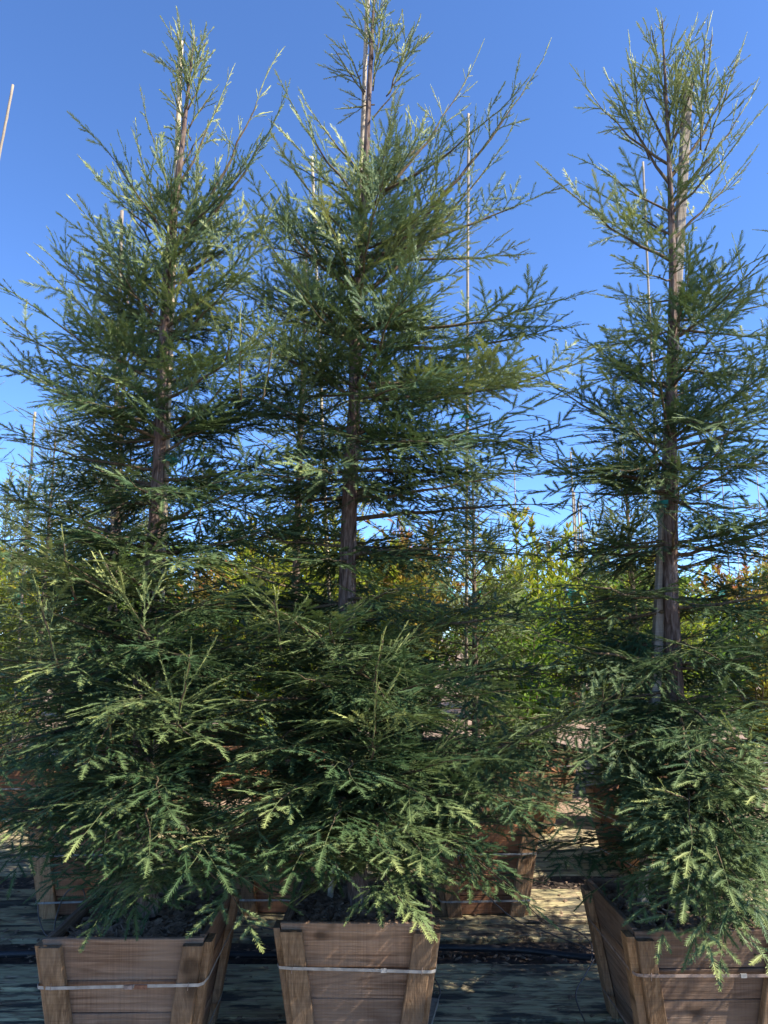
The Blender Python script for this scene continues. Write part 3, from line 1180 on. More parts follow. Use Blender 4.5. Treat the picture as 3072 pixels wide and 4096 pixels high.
def crown_tree(name, height, clumps, nleaf, leafL, leafW, mat, seed, trunk_r=0.15, limb=True, flat=0.7):
    """a far tree: trunk, limbs to each clump, leaves spread through the clumps"""
    rr = random.Random(seed)
    rs = np.random.RandomState(seed)
    root = empty(name)
    mb = MB()
    top = max(c[2] for c in clumps)
    mb.tube(smooth_path([Vector((0, 0, -.2)), Vector((rr.uniform(-.2, .2), 0, top * .5)), Vector((0, rr.uniform(-.2, .2), top * .95))], 6), [trunk_r * (1 - i / 14) + .02 for i in range(13)], 8)
    tr = mb.build('trunk', M['bark'], root, True)
    for (x, y, z, r) in clumps:
        b = MB()
        b.tube([Vector((0, 0, max(top * .2, z - r * 1.4))), Vector((x * .5, y * .5, z - r * .5)), Vector((x, y, z))], [trunk_r * .4, trunk_r * .25, .02], 6)
        b.build('branch', M['bark'], root, True)
    per = nleaf // len(clumps)
    ps, ds, ts = [], [], []
    for (x, y, z, r) in clumps:
        u = rs.normal(size=(per, 3))
        u /= np.linalg.norm(u, axis=1)[:, None]
        q = u * (rs.rand(per, 1) ** 0.45) * r
        # break the outline into sub-clumps
        k = rs.randint(0, 14, per)
        sub = rs.normal(size=(14, 3))
        sub /= np.linalg.norm(sub, axis=1)[:, None]
        q = q * 0.55 + sub[k] * r * 0.6
        q[:, 2] *= flat
        ps.append(q + np.array((x, y, z)))
        ds.append(u + np.array((0, 0, -.1)))
        ts.append(np.clip(0.35 + 0.25 * rs.rand(per) + 0.2 * rs.rand(14)[k], 0, 1))
    pos = np.concatenate(ps)
    d = np.concatenate(ds)
    d /= np.linalg.norm(d, axis=1)[:, None]
    rv = rs.normal(size=d.shape)
    nn = rv - d * (rv * d).sum(1)[:, None]
    nn /= np.linalg.norm(nn, axis=1)[:, None]
    m = len(pos)
    V, F, T = leaf_batch(pos, d, nn, leafL * rs.uniform(.6, 1.2, m), leafW * rs.uniform(.7, 1.2, m), np.concatenate(ts))
    co = link('crown', npmesh('crown', V, F, T), mat, root)
    co['kind'] = 'stuff'
    TRI[0] += len(F)
    return root


# ================================================================== BUILD
bed = build_ground()

# ---- planter boxes of the front row
YA, YB, YC = 3.36, 3.50, 3.45
XA, XB, XC = -1.03, -0.105, 1.32
fronts = [
    (XA, YA, 0.012, 21, ('strap', 'strap'), 'weathered grey wooden planter box with a broken strip on its metal band'),
    (XB, YB, -0.02, 22, ('strap', 'strap'), 'weathered wooden planter box under the tallest redwood, swirling knot grain on its front'),
    (XC, YC, 0.03, 23, ('rust_strap', 'rust_strap'), 'dark weathered planter box with rusty bands and mossy side boards'),
]
chips = make_mulch(5, 1500, hw(BH - .055) - 0.03, BH - .055)
chips.materials.append(M['chip'])
for (x, y, rz, sd, sm, lab) in fronts:
    b = make_box('wood_front', 'wood_batten', sd, sm)
    b.location = (x, y, 0)
    b.rotation_euler = (0, 0, rz)
    tag(b, lab, 'planter', 'planter boxes of the front row')
    for (xx, ww, mm) in (((0.035, .017, 'rust_strap'), (0.083, .024, 'tag')) if sd == 21 else ((0.11, .012, 'strap'),)):
        q = MB()
        yy = -hw(.385) - .0385
        q.hexa([Vector((xx - ww, yy - .004, .378)), Vector((xx + ww, yy - .004, .378)), Vector((xx + ww, yy + .004, .378)), Vector((xx - ww, yy + .004, .378)),
                Vector((xx - ww, yy - .004, .392)), Vector((xx + ww, yy - .004, .3925)), Vector((xx + ww, yy + .004, .3925)), Vector((xx - ww, yy + .004, .392))])
        q.build('band_seal', M[mm], b)
    mu = link('bark_mulch', chips, None, b)
    mu['kind'] = 'stuff'
    mu.rotation_euler = (0, 0, sd * math.pi / 2)

# ---- planter boxes of the rows behind
backs = [
    (-1.90, 5.05, 0.06, 'reddish planter box with a looped drip tube, behind the grey box'),
    (-0.64, 5.08, -0.03, 'reddish planter box behind the gap between two weathered front boxes'),
    (0.63, 5.06, 0.02, 'dark orange planter box with a thin tube hanging down its front'),
    (2.02, 5.75, 0.25, 'turned reddish planter box behind the mossy front box'),
    (-3.15, 5.0, 0.0, 'reddish planter box holding the tree with a leaning cane'),
]
proto_b = make_box('wood_back', 'batten_back', 31)
for i, (x, y, rz, lab) in enumerate(backs):
    b = proto_b if i == 0 else copy_tree(proto_b)
    b.location = (x, y, 0)
    b.rotation_euler = (0, 0, rz)
    tag(b, lab, 'planter', 'planter boxes of the second row')
rows3 = [
    (-3.4, 7.15, 0.03, 'planter box of the pale cane-staked redwood in the third row', 'r'),
    (1.24, 7.0, 0.04, 'bright orange planter box seen above the dark orange one', 's'),
    (-0.9, 7.1, 0.0, 'orange planter box of the yellow-green shrub behind the tallest redwood', 's'),
    (2.55, 7.05, -0.03, 'orange planter box of the shrub behind the staked right redwood', 's'),
    (-2.1, 7.0, 0.02, 'orange planter box of the shrub behind the looped drip tube box', 's'),
]
for (x, y, rz, lab, k) in rows3:
    b = copy_tree(proto_b)
    b.location = (x, y, -0.03)
    b.rotation_euler = (0, 0, rz)
    tag(b, lab, 'planter', 'planter boxes of the third row')

# ---- the three redwoods of the front row
SOIL = BH - 0.05


def profB(z):
    return float(np.interp(z, [0.5, 1.0, 1.8, 2.8, 3.6, 4.3, 5.2], [.75, .95, 1.0, .90, .66, .38, .15]))


def profA(z):
    return float(np.interp(z, [0.5, 1.0, 1.8, 2.8, 3.5, 4.2, 4.9], [.7, .9, .95, .80, .55, .30, .12]))


def profC(z):
    return float(np.interp(z, [0.5, 1.0, 1.8, 2.4, 3.0, 4.0, 5.2], [.65, .85, .9, .8, .55, .35, .12]))


limbsA = [
    # left outline
    (262, 123, 190, .1, .12), (235, 139, 150, .05, .15), (300, 95, 226, 0, .12), (335, 62, 258, .2, .15), (370, 62, 285, -.2, .1),
    (395, 16, 330, -.1, .10), (425, 14, 372, .15, .08), (440, 40, 380, -.3, .06), (470, 12, 440, 0, .05), (505, 8, 500, -.2, 0), (550, 15, 540, .1, -.04), (590, 10, 600, -.3, 0),
    (210, 150, 130, -.1, .12), (320, 110, 270, -.35, .08), (360, 100, 330, .3, .05), (410, 75, 400, -.45, .05),
    # right side
    (255, 268, 72, .05, .16), (262, 275, 120, -.1, .14), (250, 246, 160, .2, .12), (185, 222, 95, 0, .14), (170, 212, 118, .1, .12),
    (300, 252, 210, .2, .08), (350, 244, 268, -.2, .06), (400, 262, 335, -.35, .1), (440, 236, 365, -.5, .14), (455, 250, 400, .1, .05), (500, 228, 480, -.3, 0), (545, 235, 545, .1, -.03),
    # towards the camera, pale lit tips
    (500, 130, 480, -.6, .02), (540, 90, 530, -.65, .03), (600, 64, 560, -.72, .10, .1, .15), (640, 36, 600, -.72, .10, .1, .12), (600, 110, 565, -.8, -.02, .15, .15),
    (640, 190, 655, -.85, .05), (690, 112, 715, -.85, .06), (640, 60, 665, -.7, -.02), (690, 14, 700, -.55, -.02), (700, 95, 750, -.8, -.05),
    (690, 140, 700, -.9, 0), (720, 190, 735, -.9, -.04), (760, 38, 815, -.65, -.06), (770, 22, 836, -.5, -.08), (760, 100, 815, -.85, -.08),
    (760, 160, 795, -.95, -.08), (800, 205, 850, -.85, -.1), (840, 236, 918, -.62, -.14), (800, 150, 838, -.88, -.10), (790, 105, 838, -.78, -.10), 
    (620, 210, 600, -.6, .02), (560, 180, 560, -.7, 0), (650, 160, 640, -.8, 0), (580, 30, 620, .3, 0), (680, 20, 690, .3, -.04),
]
shootsA = [(187, 110, 194, 34, 0), (191, 84, 206, 43, 0.02), (190, 100, 178, 34, .02), (189, 110, 204, 75, -.03), (187, 130, 213, 92, .02), (190, 140, 172, 88, .02),
           (75, 600, 64, 543, -.72), (58, 668, 38, 592, -.74), (150, 640, 104, 562, -.8), (176, 735, 190, 655, -.86), (112, 745, 108, 716, -.85), (240, 400, 240, 322, -.45), (262, 400, 272, 352, -.4), (226, 360, 232, 330, -.45)]
trunkA = [(142, 700), (150, 602), (160, 440), (167, 278), (178, 180), (186, 110), (194, 36)]
treeA, ptsA = redwood((XA, YA + .02, SOIL), trunkA, YA + .02, limbsA, shootsA, 76, 101, 'dense redwood in the grey box, bamboo cane beside its short bare leader', 'redwoods of the front row', SOIL, 0.040, profA, 3.7, 3.75, (2.2, 3.2))

limbsB = [
    (275, 539, 66, -.1, .14), (262, 539, 196, .15, .02), (215, 470, 72, .1, .12), (180, 452, 118, .2, .1), (200, 500, 110, -.2, .14),
    (255, 508, 256, .25, .06), (300, 500, 150, .1, .12), (325, 551, 303, -.1, .12), (345, 553, 330, .25, .1), (395, 594, 354, -.2, .15), (430, 568, 437, .2, .06),
    (450, 545, 402, -.3, .1), (470, 546, 474, 0, 0), (520, 550, 505, .25, -.04), (555, 545, 556, -.1, -.06), (380, 520, 385, .35, .06), (500, 520, 470, -.35, .04),
    (300, 280, 192, .1, .12), (215, 292, 142, .05, .14), (175, 312, 112, -.05, .15), (265, 252, 240, -.2, .1), (340, 255, 300, .1, .08), (385, 240, 330, -.35, .08),
    (430, 235, 405, .2, .04), (480, 240, 472, -.25, .02), (540, 252, 540, .1, -.02), (350, 300, 290, -.5, .06), (400, 420, 380, -.6, .05), (330, 430, 300, -.45, .08),
    (470, 320, 470, -.6, .02), (250, 420, 215, -.35, .12), (290, 330, 225, -.4, .12), (440, 460, 440, -.6, .04),
    # low limbs on the right
    (790, 622, 690, -.42, .08), (770, 574, 803, -.42, -.08), (800, 509, 902, -.48, -.16), (740, 548, 752, -.3, -.06), (640, 560, 610, .1, -.02), (690, 565, 665, .3, -.03), (700, 520, 690, -.55, .02),
    # front skirts, the first ones tinted paler to read as sunlit
    (640, 272, 602, -.82, .08, .1, .1), (650, 330, 622, -.9, .06, 0, .1), (680, 372, 655, -.95, .04, 0, .08), (690, 300, 675, -1.0, .02), (700, 240, 700, -.85, 0),
    (720, 405, 715, -.95, .02), (760, 350, 775, -1.05, -.06), (780, 280, 800, -1.0, -.08), (770, 432, 800, -.85, -.08), (800, 232, 830, -.85, -.1),
    (830, 380, 862, -1.0, -.12), (860, 402, 918, -.84, -.14), (840, 300, 872, -.95, -.12), (830, 470, 850, -.7, -.12), (790, 460, 760, -.8, -.02),
    (700, 440, 680, -.8, .02), (810, 520, 800, -.6, -.08), (600, 400, 590, -.7, .02),
    (640, 300, 640, -.7, .02), (720, 330, 720, -.9, 0), (740, 270, 750, -.9, -.02), (750, 390, 745, -.9, 0), (800, 330, 830, -1.0, -.1), (820, 420, 850, -.9, -.1), (560, 320, 560, -.5, 0),
]
shootsB = [(372, 60, 374, -14, 0), (372, 90, 383, 2, .02), (391, 88, 411, 34, -.05), (386, 96, 408, 66, -.05), (364, 94, 336, 52, .03), (364, 92, 346, 46, .03), (372, 60, 366, 10, .01), (374, 105, 350, 108, .02), (372, 120, 395, 92, -.03),
           (280, 650, 276, 600, -.86), (372, 690, 382, 640, -.9), (372, 760, 376, 690, -.98), (612, 715, 623, 684, -.42), (600, 720, 604, 690, -.42)]
trunkB = [(344, 720), (347, 597), (350, 486), (354, 417), (356, 324), (360, 278), (364, 208), (369, 93), (373, 20), (375, -16)]
treeB, ptsB = redwood((XB, YB + .02, SOIL), trunkB, YB + .02, limbsB, shootsB, 82, 102, 'tallest redwood with wide side limbs, its leader tied to a thin pole', 'redwoods of the front row', SOIL, 0.046, profB, 3.9, 4.05, (1.8, 2.7))

limbsC = [
    (150, 632, 62, .05, .14), (165, 591, 94, 0, .12), (185, 613, 88, .1, .14), (262, 566, 189, -.05, .1), (235, 606, 197, .1, .08), (212, 605, 172, -.1, .1),
    (330, 607, 345, 0, .03), (355, 592, 384, -.1, .04), (300, 622, 300, .2, .08), (280, 640, 270, -.2, .1), (478, 549, 458, -.2, .10), (490, 555, 492, .15, .06), (400, 602, 410, .25, .04),
    (540, 556, 560, .2, -.03), (590, 552, 612, -.1, -.05), (640, 572, 662, .25, -.05), (690, 566, 722, -.1, -.08), (760, 585, 805, -.3, -.1), (720, 600, 750, -.5, -.06),
    (120, 690, 40, .05, .16), (150, 705, 42, -.1, .16), (178, 736, 62, .05, .12), (205, 746, 106, 0, .1), (215, 742, 135, -.15, .08), (240, 738, 172, .1, .06),
    (300, 756, 260, -.1, .1), (320, 775, 300, .1, .08), (330, 782, 335, -.2, .08), (370, 795, 375, .1, .06), (450, 812, 395, -.2, .1), (470, 800, 455, .2, .06), (500, 795, 510, -.2, .03),
    (545, 790, 560, .1, 0), (600, 800, 630, -.3, -.02), (350, 740, 350, -.4, .06), (420, 735, 420, -.5, .05), (500, 720, 520, -.5, .02), (460, 620, 470, -.5, .05),
    # front skirts
    (690, 735, 742, -.75, .02, 0, .1), (720, 768, 700, -.6, .02), (740, 748, 790, -.82, -.04, 0, .1), (770, 692, 835, -.8, -.1, 0, .08), (800, 722, 880, -.86, -.12), (840, 752, 950, -.7, -.2, 0, .1),
    (840, 722, 948, -.74, -.2, 0, .08), (830, 700, 930, -.72, -.18), (840, 668, 925, -.6, -.16), (820, 642, 880, -.4, -.14), (760, 652, 805, -.5, -.06), (800, 768, 870, -.8, -.12), (840, 612, 895, -.2, -.14), (790, 680, 850, -.7, -.1),
    (810, 745, 905, -.8, -.16), (800, 690, 890, -.8, -.14), (770, 780, 830, -.7, -.1), (640, 720, 660, -.7, 0), (700, 690, 760, -.75, -.02),
]
shootsC = [(668, 140, 662, 18, 0), (667, 110, 652, 30, .02), (668, 120, 690, 34, .0), (700, 150, 705, 42, -.1), (702, 130, 712, 36, -.1), (706, 150, 738, 60, .02), (672, 150, 682, 62, .02), (640, 130, 634, 64, .04), (650, 160, 616, 86, .08),
           (690, 800, 664, 790, -.8), (742, 760, 752, 728, -.78)]
trunkC = [(690, 830), (678, 736), (671, 602), (671, 509), (671, 417), (673, 301), (671, 208), (667, 116), (662, 20)]
treeC, ptsC = redwood((XC - .02, YC + .02, SOIL), trunkC, YC + .02, limbsC, shootsC, 64, 103, 'narrow redwood in the dark box, square stake rising beside its thin open top', 'redwoods of the front row', SOIL, 0.046, profC, 3.7, 3.2, (1.2, 2.0))

# ---- redwoods of the rows behind
tall = plain_redwood(4.0, 201, 0.95, 115)
low = plain_redwood(2.75, 202, 0.85, 100)
back_trees = [
    (tall, -1.90, 5.05, 0.3, 1.0, 'redwood showing left of the bamboo-caned tree, short stake top above it'),
    (tall, -0.64, 5.08, 2.1, 1.08, 'redwood wedged behind the two joined front redwoods'),
    (low, 0.63, 5.06, 0.4, 0.86, 'shorter redwood behind the tallest one, bare pole far above its top'),
    (low, 2.02, 5.75, 3.3, 1.0, 'shorter redwood behind the narrow one, bare cane above its top'),
    (tall, -3.15, 5.0, 4.2, 0.80, 'redwood with pale drooping tips beside the leaning cane'),
    (tall, -3.4, 7.15, 1.2, 0.86, 'pale redwood of the third row beside a cane with teal ties'),
]
used = set()
for (proto, x, y, rz, s, lab) in back_trees:
    t = proto if id(proto) not in used else copy_tree(proto)
    used.add(id(proto))
    t.location = (x, y, SOIL - (0.03 if y > 7 else 0))
    t.rotation_euler = (0, 0, rz)
    t.scale = (s, s, s)
    tag(t, lab, 'tree', 'redwoods of the rows behind')
# the row goes on beyond the frame to the right; its trees shade the row
for (x, y, rz, s, lab) in ((2.75, 3.6, 1.0, 1.08, 'redwood next in the front row beyond the dark box'),):
    t = copy_tree(tall)
    t.location = (x, y, SOIL)
    t.rotation_euler = (0, 0, rz)
    t.scale = (s, s, s)
    tag(t, lab, 'tree', 'redwoods of the front row')
    b = copy_tree(proto_b)
    b.location = (x, y, 0)
    tag(b, 'reddish planter box next in the front row beyond the dark box', 'planter', 'planter boxes of the front row')


# ---- stakes and ties
def tie(parent, c, r, org, h=0.018, tails=True, seed=0):
    """a band of tape wound round stake and stem"""
    rr = random.Random(seed)
    m = MB()
    n = 12
    vv, ff = [], []
    for i in range(n):
        a = 2 * math.pi * i / n
        rx = r * rr.uniform(.95, 1.06)
        for (q, z) in ((rx, -h), (rx * 1.03, -h * .3), (rx * 1.02, h * .4), (rx, h)):
            vv.append(c - org + Vector((math.cos(a) * q, math.sin(a) * q * .95, z + rr.uniform(-.003, .003))))
    for i in range(n):
        j = (i + 1) % n
        for k in range(3):
            ff.append((i * 4 + k, j * 4 + k, j * 4 + k + 1, i * 4 + k + 1))
    m.add(vv, ff)
    if tails:
        for s in (-1, 1):
            p = c - org + Vector((s * r * .9, -r * .8, 0))
            w = 0.009
            e = p + Vector((s * rr.uniform(.02, .05), -0.012, -rr.uniform(.01, .04)))
            m.add([p + Vector((0, 0, w)), p - Vector((0, 0, w)), e - Vector((0, .003, w)), e + Vector((0, -.003, w))], [(0, 1, 2, 3)])
    return m.build('tie', M['tape'], parent)


def stake(name, p0, p1, r, mat, label, group, square=False, nodes=0, ties=(), seed=0):
    rr = random.Random(seed)
    root = empty(name, tuple(p0))
    d = (p1 - p0)
    m = MB()
    if square:
        n = 10
        pts = [p0 + d * (i / n) - p0 for i in range(n + 1)]
        vv, ff = [], []
        for i, p in enumerate(pts):
            for (x, y) in ((-1, -1), (-.75, -1.1), (.75, -1.1), (1, -1), (1.08, .8), (.8, 1), (-.8, 1), (-1.05, .8)):
                vv.append(p + Vector((x * r * rr.uniform(.96, 1.03), y * r * rr.uniform(.96, 1.03), 0)))
        for i in range(n):
            for k in range(8):
                k2 = (k + 1) % 8
                ff.append((i * 8 + k, i * 8 + k2, i * 8 + 8 + k2, i * 8 + 8 + k))
        vv_top = [v + Vector((0, 0, rr.uniform(0, .012))) for v in vv[-8:]]
        vv[-8:] = vv_top
        ff.append(tuple(range(n * 8, n * 8 + 8)))
        m.add(vv, ff)
        m.build('pole', mat, root)
    else:
        L = d.length
        k = max(8, int(L / 0.09))
        pts, rs_ = [], []
        nd = [(j + 0.5 + rr.uniform(-.1, .1)) / nodes for j in range(nodes)] if nodes else []
        ts = sorted([i / k for i in range(k + 1)] + [x for q in nd for x in (q - .004, q, q + .004)])
        bend = Vector((rr.uniform(-1, 1), rr.uniform(-1, 1), 0)) * 0.006
        for t in ts:
            pts.append(d * t + bend * math.sin(math.pi * t) + Vector((rr.uniform(-1, 1), rr.uniform(-1, 1), 0)) * 0.001)
            q = r * (1.05 - 0.12 * t)
            if any(abs(t - x) < 1e-6 for x in nd):
                q *= 1.14
            rs_.append(q)
        m.tube(pts, rs_, 9)
        m.build('pole', mat, root, True)
    for i, (t, rt) in enumerate(ties):
        tie(root, p0 + d * t, rt, p0, seed=seed + i)
    return tag(root, label, 'stake', group)


def trunk_dir(a, b, z):
    """a point on line a-b at height z"""
    t = (z - a.z) / (b.z - a.z)
    return a.lerp(b, t)


def line_stake(name, pxa, pxb, Y, zfoot, r, mat, label, group, **kw):
    a, b = P(pxa[0], pxa[1], Y), P(pxb[0], pxb[1], Y)
    foot = trunk_dir(a, b, zfoot)
    return stake(name, foot, b, r, mat, label, group, **kw)


gs = 'stakes of the front row'
gb = 'stakes of the rows behind'
line_stake('tree_stake', (172, 300), (181, 42), YA + .085, SOIL - .04, 0.0145, M['bamboo'], 'bamboo cane rising beside the short bare leader of the dense redwood', gs, nodes=12, ties=((0.47, .055), (.30, .06)), seed=1)
line_stake('tree_stake', (355, 300), (368, -12), YB + .075, SOIL - .04, 0.0135, M['stake'], 'thin grey pole tied to the leader of the tallest redwood', gs, ties=((.70, .034), (.46, .05), (.62, .04)), seed=2)
line_stake('tree_stake', (664, 523), (688, 81), YC + .055, SOIL - .04, 0.0215, M['stake'], 'thick square grey stake leaning beside the narrow redwood', gs, square=True, ties=((.44, .06), (.20, .065), (.68, .04)), seed=3)
line_stake('tree_stake', (120, 278), (122, 211), 5.13, SOIL - .04, 0.0150, M['stake'], 'short stake top poking out left of the bamboo-caned redwood', gb, seed=4, nodes=10)
line_stake('tree_stake', (316, 260), (312, 157), 5.16, SOIL - .04, 0.0125, M['bamboo'], 'pale cane half hidden behind the limbs of the tallest redwood', gb, nodes=12, seed=5)
line_stake('tree_stake', (467.5, 400), (468.5, 114), 5.14, SOIL - .04, 0.0115, M['bamboo'], 'tall bare pole with teal ties standing over the shorter redwood', gb, nodes=10, ties=((.63, .022), (.53, .024), (.25, .03)), seed=6)
line_stake('tree_stake', (655, 430), (643, 162), 5.83, SOIL - .04, 0.0105, M['bamboo'], 'thin bare cane left of the thick square stake', gb, nodes=10, ties=((.5, .025),), seed=7)
line_stake('tree_stake', (0, 152), (13, 85), 5.08, SOIL - .04, 0.0105, M['bamboo'], 'leaning cane alone against the sky', gb, nodes=9, seed=8)
line_stake('tree_stake', (29, 500), (35, 412), 7.2, SOIL - .07, 0.0135, M['bamboo'], 'cane with teal ties in front of the pale trees', gb, nodes=9, ties=((.82, .03), (.62, .032), (.48, .035)), seed=9)

# ---- shrubs in the rows behind
S_y = shrub('shrub', 2.2, 0.62, 34, 9500, 0.080, 0.024, M['leaf_yellow'], 301, .8, .45)
S_o = shrub('shrub', 2.05, 0.6, 34, 8500, 0.080, 0.024, M['leaf_orange'], 302, .8, .5)
S_g = shrub('shrub', 1.6, 0.6, 30, 7000, 0.075, 0.030, M['leaf_green'], 303, .65, .3)
shr = [
    (S_y, -0.9, 7.1, .5, 1.2, 'yellow-green shrub glowing behind the trunk of the tallest redwood'),
    (S_g, 1.24, 7.0, 0, 1.0, 'low bright green shrub in the bright orange box'),
    (S_y, 2.55, 7.05, 2, .92, 'yellow-green shrub behind the narrow redwood'),
    (S_g, -2.1, 7.0, 1, .95, 'low green shrub behind the looped drip tube box'),
    (S_o, 0.3, 8.6, 1, 1.3, 'yellow shrub with bronze tips right of the tallest trunk'),
    (S_y, 1.75, 8.4, 3, 1.25, 'yellow-green shrub beside the patch of sunlit dirt'),
    (S_o, -1.7, 8.7, 2.2, 1.1, 'bronze-tipped shrub behind the dense redwood'),
    (S_g, -3.1, 8.6, .2, 1.25, 'green shrub low at the left behind the dense redwood'),
    (S_y, -4.3, 8.0, 4.0, 1.05, 'yellow shrub under the pale trees'),
    (S_o, 4.4, 8.7, 4, 1.1, 'shrub with red and orange leaves right of the narrow redwood'),
    (S_g, 3.55, 8.5, 3.4, 1.2, 'green shrub behind the drooping limbs of the narrow redwood'),
    (S_y, -0.55, 8.5, 1.7, 1.3, 'yellow shrub between the two bronze-tipped shrubs'),
    (S_g, 2.9, 8.6, .7, 1.3, 'tall green shrub behind the stake of the narrow redwood'),
    (S_o, -2.5, 10.2, 3.9, 1.25, 'tall bronze shrub behind the low green one'),
    (S_y, -1.2, 10.1, 2.9, 1.25, 'tall yellow shrub two rows behind the tallest redwood'),
    (S_g, 0.15, 10.3, 1.1, 1.6, 'tall green shrub behind the bronze-tipped yellow one'),
    (S_g, 3.6, 10.4, 5.1, 1.55, 'tall green shrub behind the red and orange one'),
    (S_y, 5.6, 9.0, 5.5, 1.2, 'yellow shrub beyond the red and orange one'),
    (S_g, -3.9, 9.9, 5.0, 1.6, 'tall green shrub in front of the pale trees'),
    (S_g, 3.2, 16.4, 3.0, 1.5, 'green shrub across the dirt lane'),
    (S_o, 0.6, 16.2, .9, 1.5, 'bronze shrub across the dirt lane'),
    (S_y, 6.4, 16.6, 1.9, 1.4, 'yellow shrub across the dirt lane'),
    (S_y, -2.4, 16.3, .3, 1.5, 'yellow shrub across the dirt lane behind the dense redwood'),
    (S_g, -5.4, 16.2, 1.3, 1.6, 'green shrub across the dirt lane below the cedar'),
    (S_o, 9.0, 16.4, 2.6, 1.5, 'red-tipped shrub across the dirt lane at the far right'),
]
used = set()
for (proto, x, y, rz, s, lab) in shr:
    t = proto if id(proto) not in used else copy_tree(proto)
    used.add(id(proto))
    t.location = (x, y, SOIL - .04)
    t.rotation_euler = (0, 0, rz)
    t.scale = (s, s, s)
    tag(t, lab, 'shrub', 'boxed shrubs behind the redwoods')
    if y > 7.5:
        b = copy_tree(proto_b)
        b.location = (x, y, -0.05)
        b.rotation_euler = (0, 0, rz * .05)
        tag(b, 'orange planter box of the ' + lab, 'planter', 'planter boxes of the shrubs')
b = copy_tree(proto_b)
b.location = (4.45, 16.2, -0.05)
tag(b, 'small bright orange planter box across the dirt lane with a thin tree', 'planter', 'planter boxes of the shrubs')

# ---- pale trees on the left and the willowy tree on the right
pale = shrub('pale_tree', 3.9, 1.3, 44, 16000, 0.10, 0.017, M['leaf_pale'], 311, .7, .25, .12)
pt = [
    (-5.0, 9.3, .2, 1.0, 'pale olive feathery tree at the left edge behind the cane'),
    (-3.9, 11.0, 2.0, 0.92, 'pale olive feathery tree left of the dense redwood'),
    (-6.4, 12.0, 3.0, 1.15, 'pale olive feathery tree below the dark cedar'),
    (4.75, 17.5, 1.0, 1.02, 'tall thin pale willowy tree beside four thin stakes'),
    (6.4, 19.5, 4.0, .9, 'pale green tree right of the four thin stakes'),
    (2.8, 19.0, 5.0, .85, 'pale green tree left of the four thin stakes'),
]
for i, (x, y, rz, s, lab) in enumerate(pt):
    t = pale if i == 0 else copy_tree(pale)
    t.location = (x, y, -0.05)
    t.rotation_euler = (0, 0, rz)
    t.scale = (s * (.8 if i == 3 else 1), s * (.8 if i == 3 else 1), s * (1.08 if i == 3 else 1))
    tag(t, lab, 'tree', 'pale feathery trees')
for i, (x, top) in enumerate(((570.5, 452), (574, 492), (578, 500), (581, 505))):
    Y = 15.2 + .25 * i
    b_ = P(x, top, Y)
    f_ = Vector((b_.x - .01 * i, Y, -0.05))
    stake('tree_stake', f_, b_, 0.020, M['bamboo'] if i < 3 else M['stake'], ['tallest of four thin stakes by the willowy tree', 'thin stake second in height of four by the willowy tree', 'thin stake second shortest of four by the willowy tree', 'shortest and thickest of four stakes by the willowy tree'][i], gb, ties=((.62, .035), (.45, .035)), seed=40 + i)
for i, (x, top, Y) in enumerate(((721, 470, 20), (706, 488, 21), (733, 500, 22), (514, 462, 19), (664, 505, 22), (204, 440, 20), (755, 455, 20))):
    b_ = P(x, top, Y)
    stake('tree_stake', Vector((b_.x, Y, -.05)), b_, 0.014, M['bamboo'], 'far thin cane standing against the low sky', 'far canes against the low sky', seed=60 + i)

# ---- far trees
t1 = crown_tree('far_tree', 7, [(0, 0, 4.6, 2.0), (1.6, .4, 3.8, 1.6), (-1.5, -.3, 3.9, 1.7), (.2, 1.2, 5.8, 1.3), (-.6, -.8, 3.0, 1.5), (.9, -1, 5.0, 1.2)], 4200, .32, .12, M['leaf_far'], 401, .18)
t2 = crown_tree('far_tree', 6, [(0, 0, 3.6, 1.7), (1.1, .2, 3.0, 1.3), (-1.2, .1, 2.8, 1.4), (.1, -.4, 5.0, 1.1)], 3600, .30, .08, M['leaf_pale'], 402, .14)
far = [(t1, -16, 44, .3, 1.0, 'round grey-green tree far left beyond the pale trees'), (t2, -9.5, 40, 1, 1.1, 'pale tree far behind the dense redwood'), (t1, -3.5, 46, 2, 1.0, 'round tree far behind the joined redwoods'),
       (t2, 2.5, 42, 3, 1.1, 'pale tree far behind the tallest redwood'), (t1, 8.5, 50, 4, .95, 'round tree far behind the four thin stakes'), (t2, 14.2, 47, 5, 1.05, 'pale tree far below the right palm'),
       (t1, 19, 52, .8, 1.0, 'round tree far right of the palms'), (t2, 25, 46, 1.4, 1.2, 'pale tree at the far right'), (t1, 31, 52, 2.4, 1.1, 'round tree far beyond the right edge of the lane'), (t2, -22, 40, 2.4, 1.2, 'pale tree far left beside the cedar'), (t1, -29, 46, 1.4, 1.1, 'round tree at the far left')]
used = set()
for (proto, x, y, rz, s, lab) in far:
    t = proto if id(proto) not in used else copy_tree(proto)
    used.add(id(proto))
    t.location = (x, y, -0.05)
    t.rotation_euler = (0, 0, rz)
    t.scale = (s, s, s)
    tag(t, lab, 'tree', 'far trees')
rc = random.Random(9)
cl = []
for lev in range(7):
    z = 5.5 + lev * 1.35
    rr_ = 4.6 - lev * .35
    for k in range(5):
        a = k * 1.257 + lev * .6
        cl.append((math.cos(a) * rr_ * rc.uniform(.5, 1), math.sin(a) * rr_ * rc.uniform(.5, 1), z + rc.uniform(-.3, .3), 1.5))
ced = crown_tree('cedar_tree', 15, cl, 11000, .38, .09, M['leaf_cedar'], 404, .35, flat=.28)
ced.location = (-19.5, 52, -.05)
tag(ced, 'tall dark layered cedar far behind the left redwoods', 'tree', 'far trees')


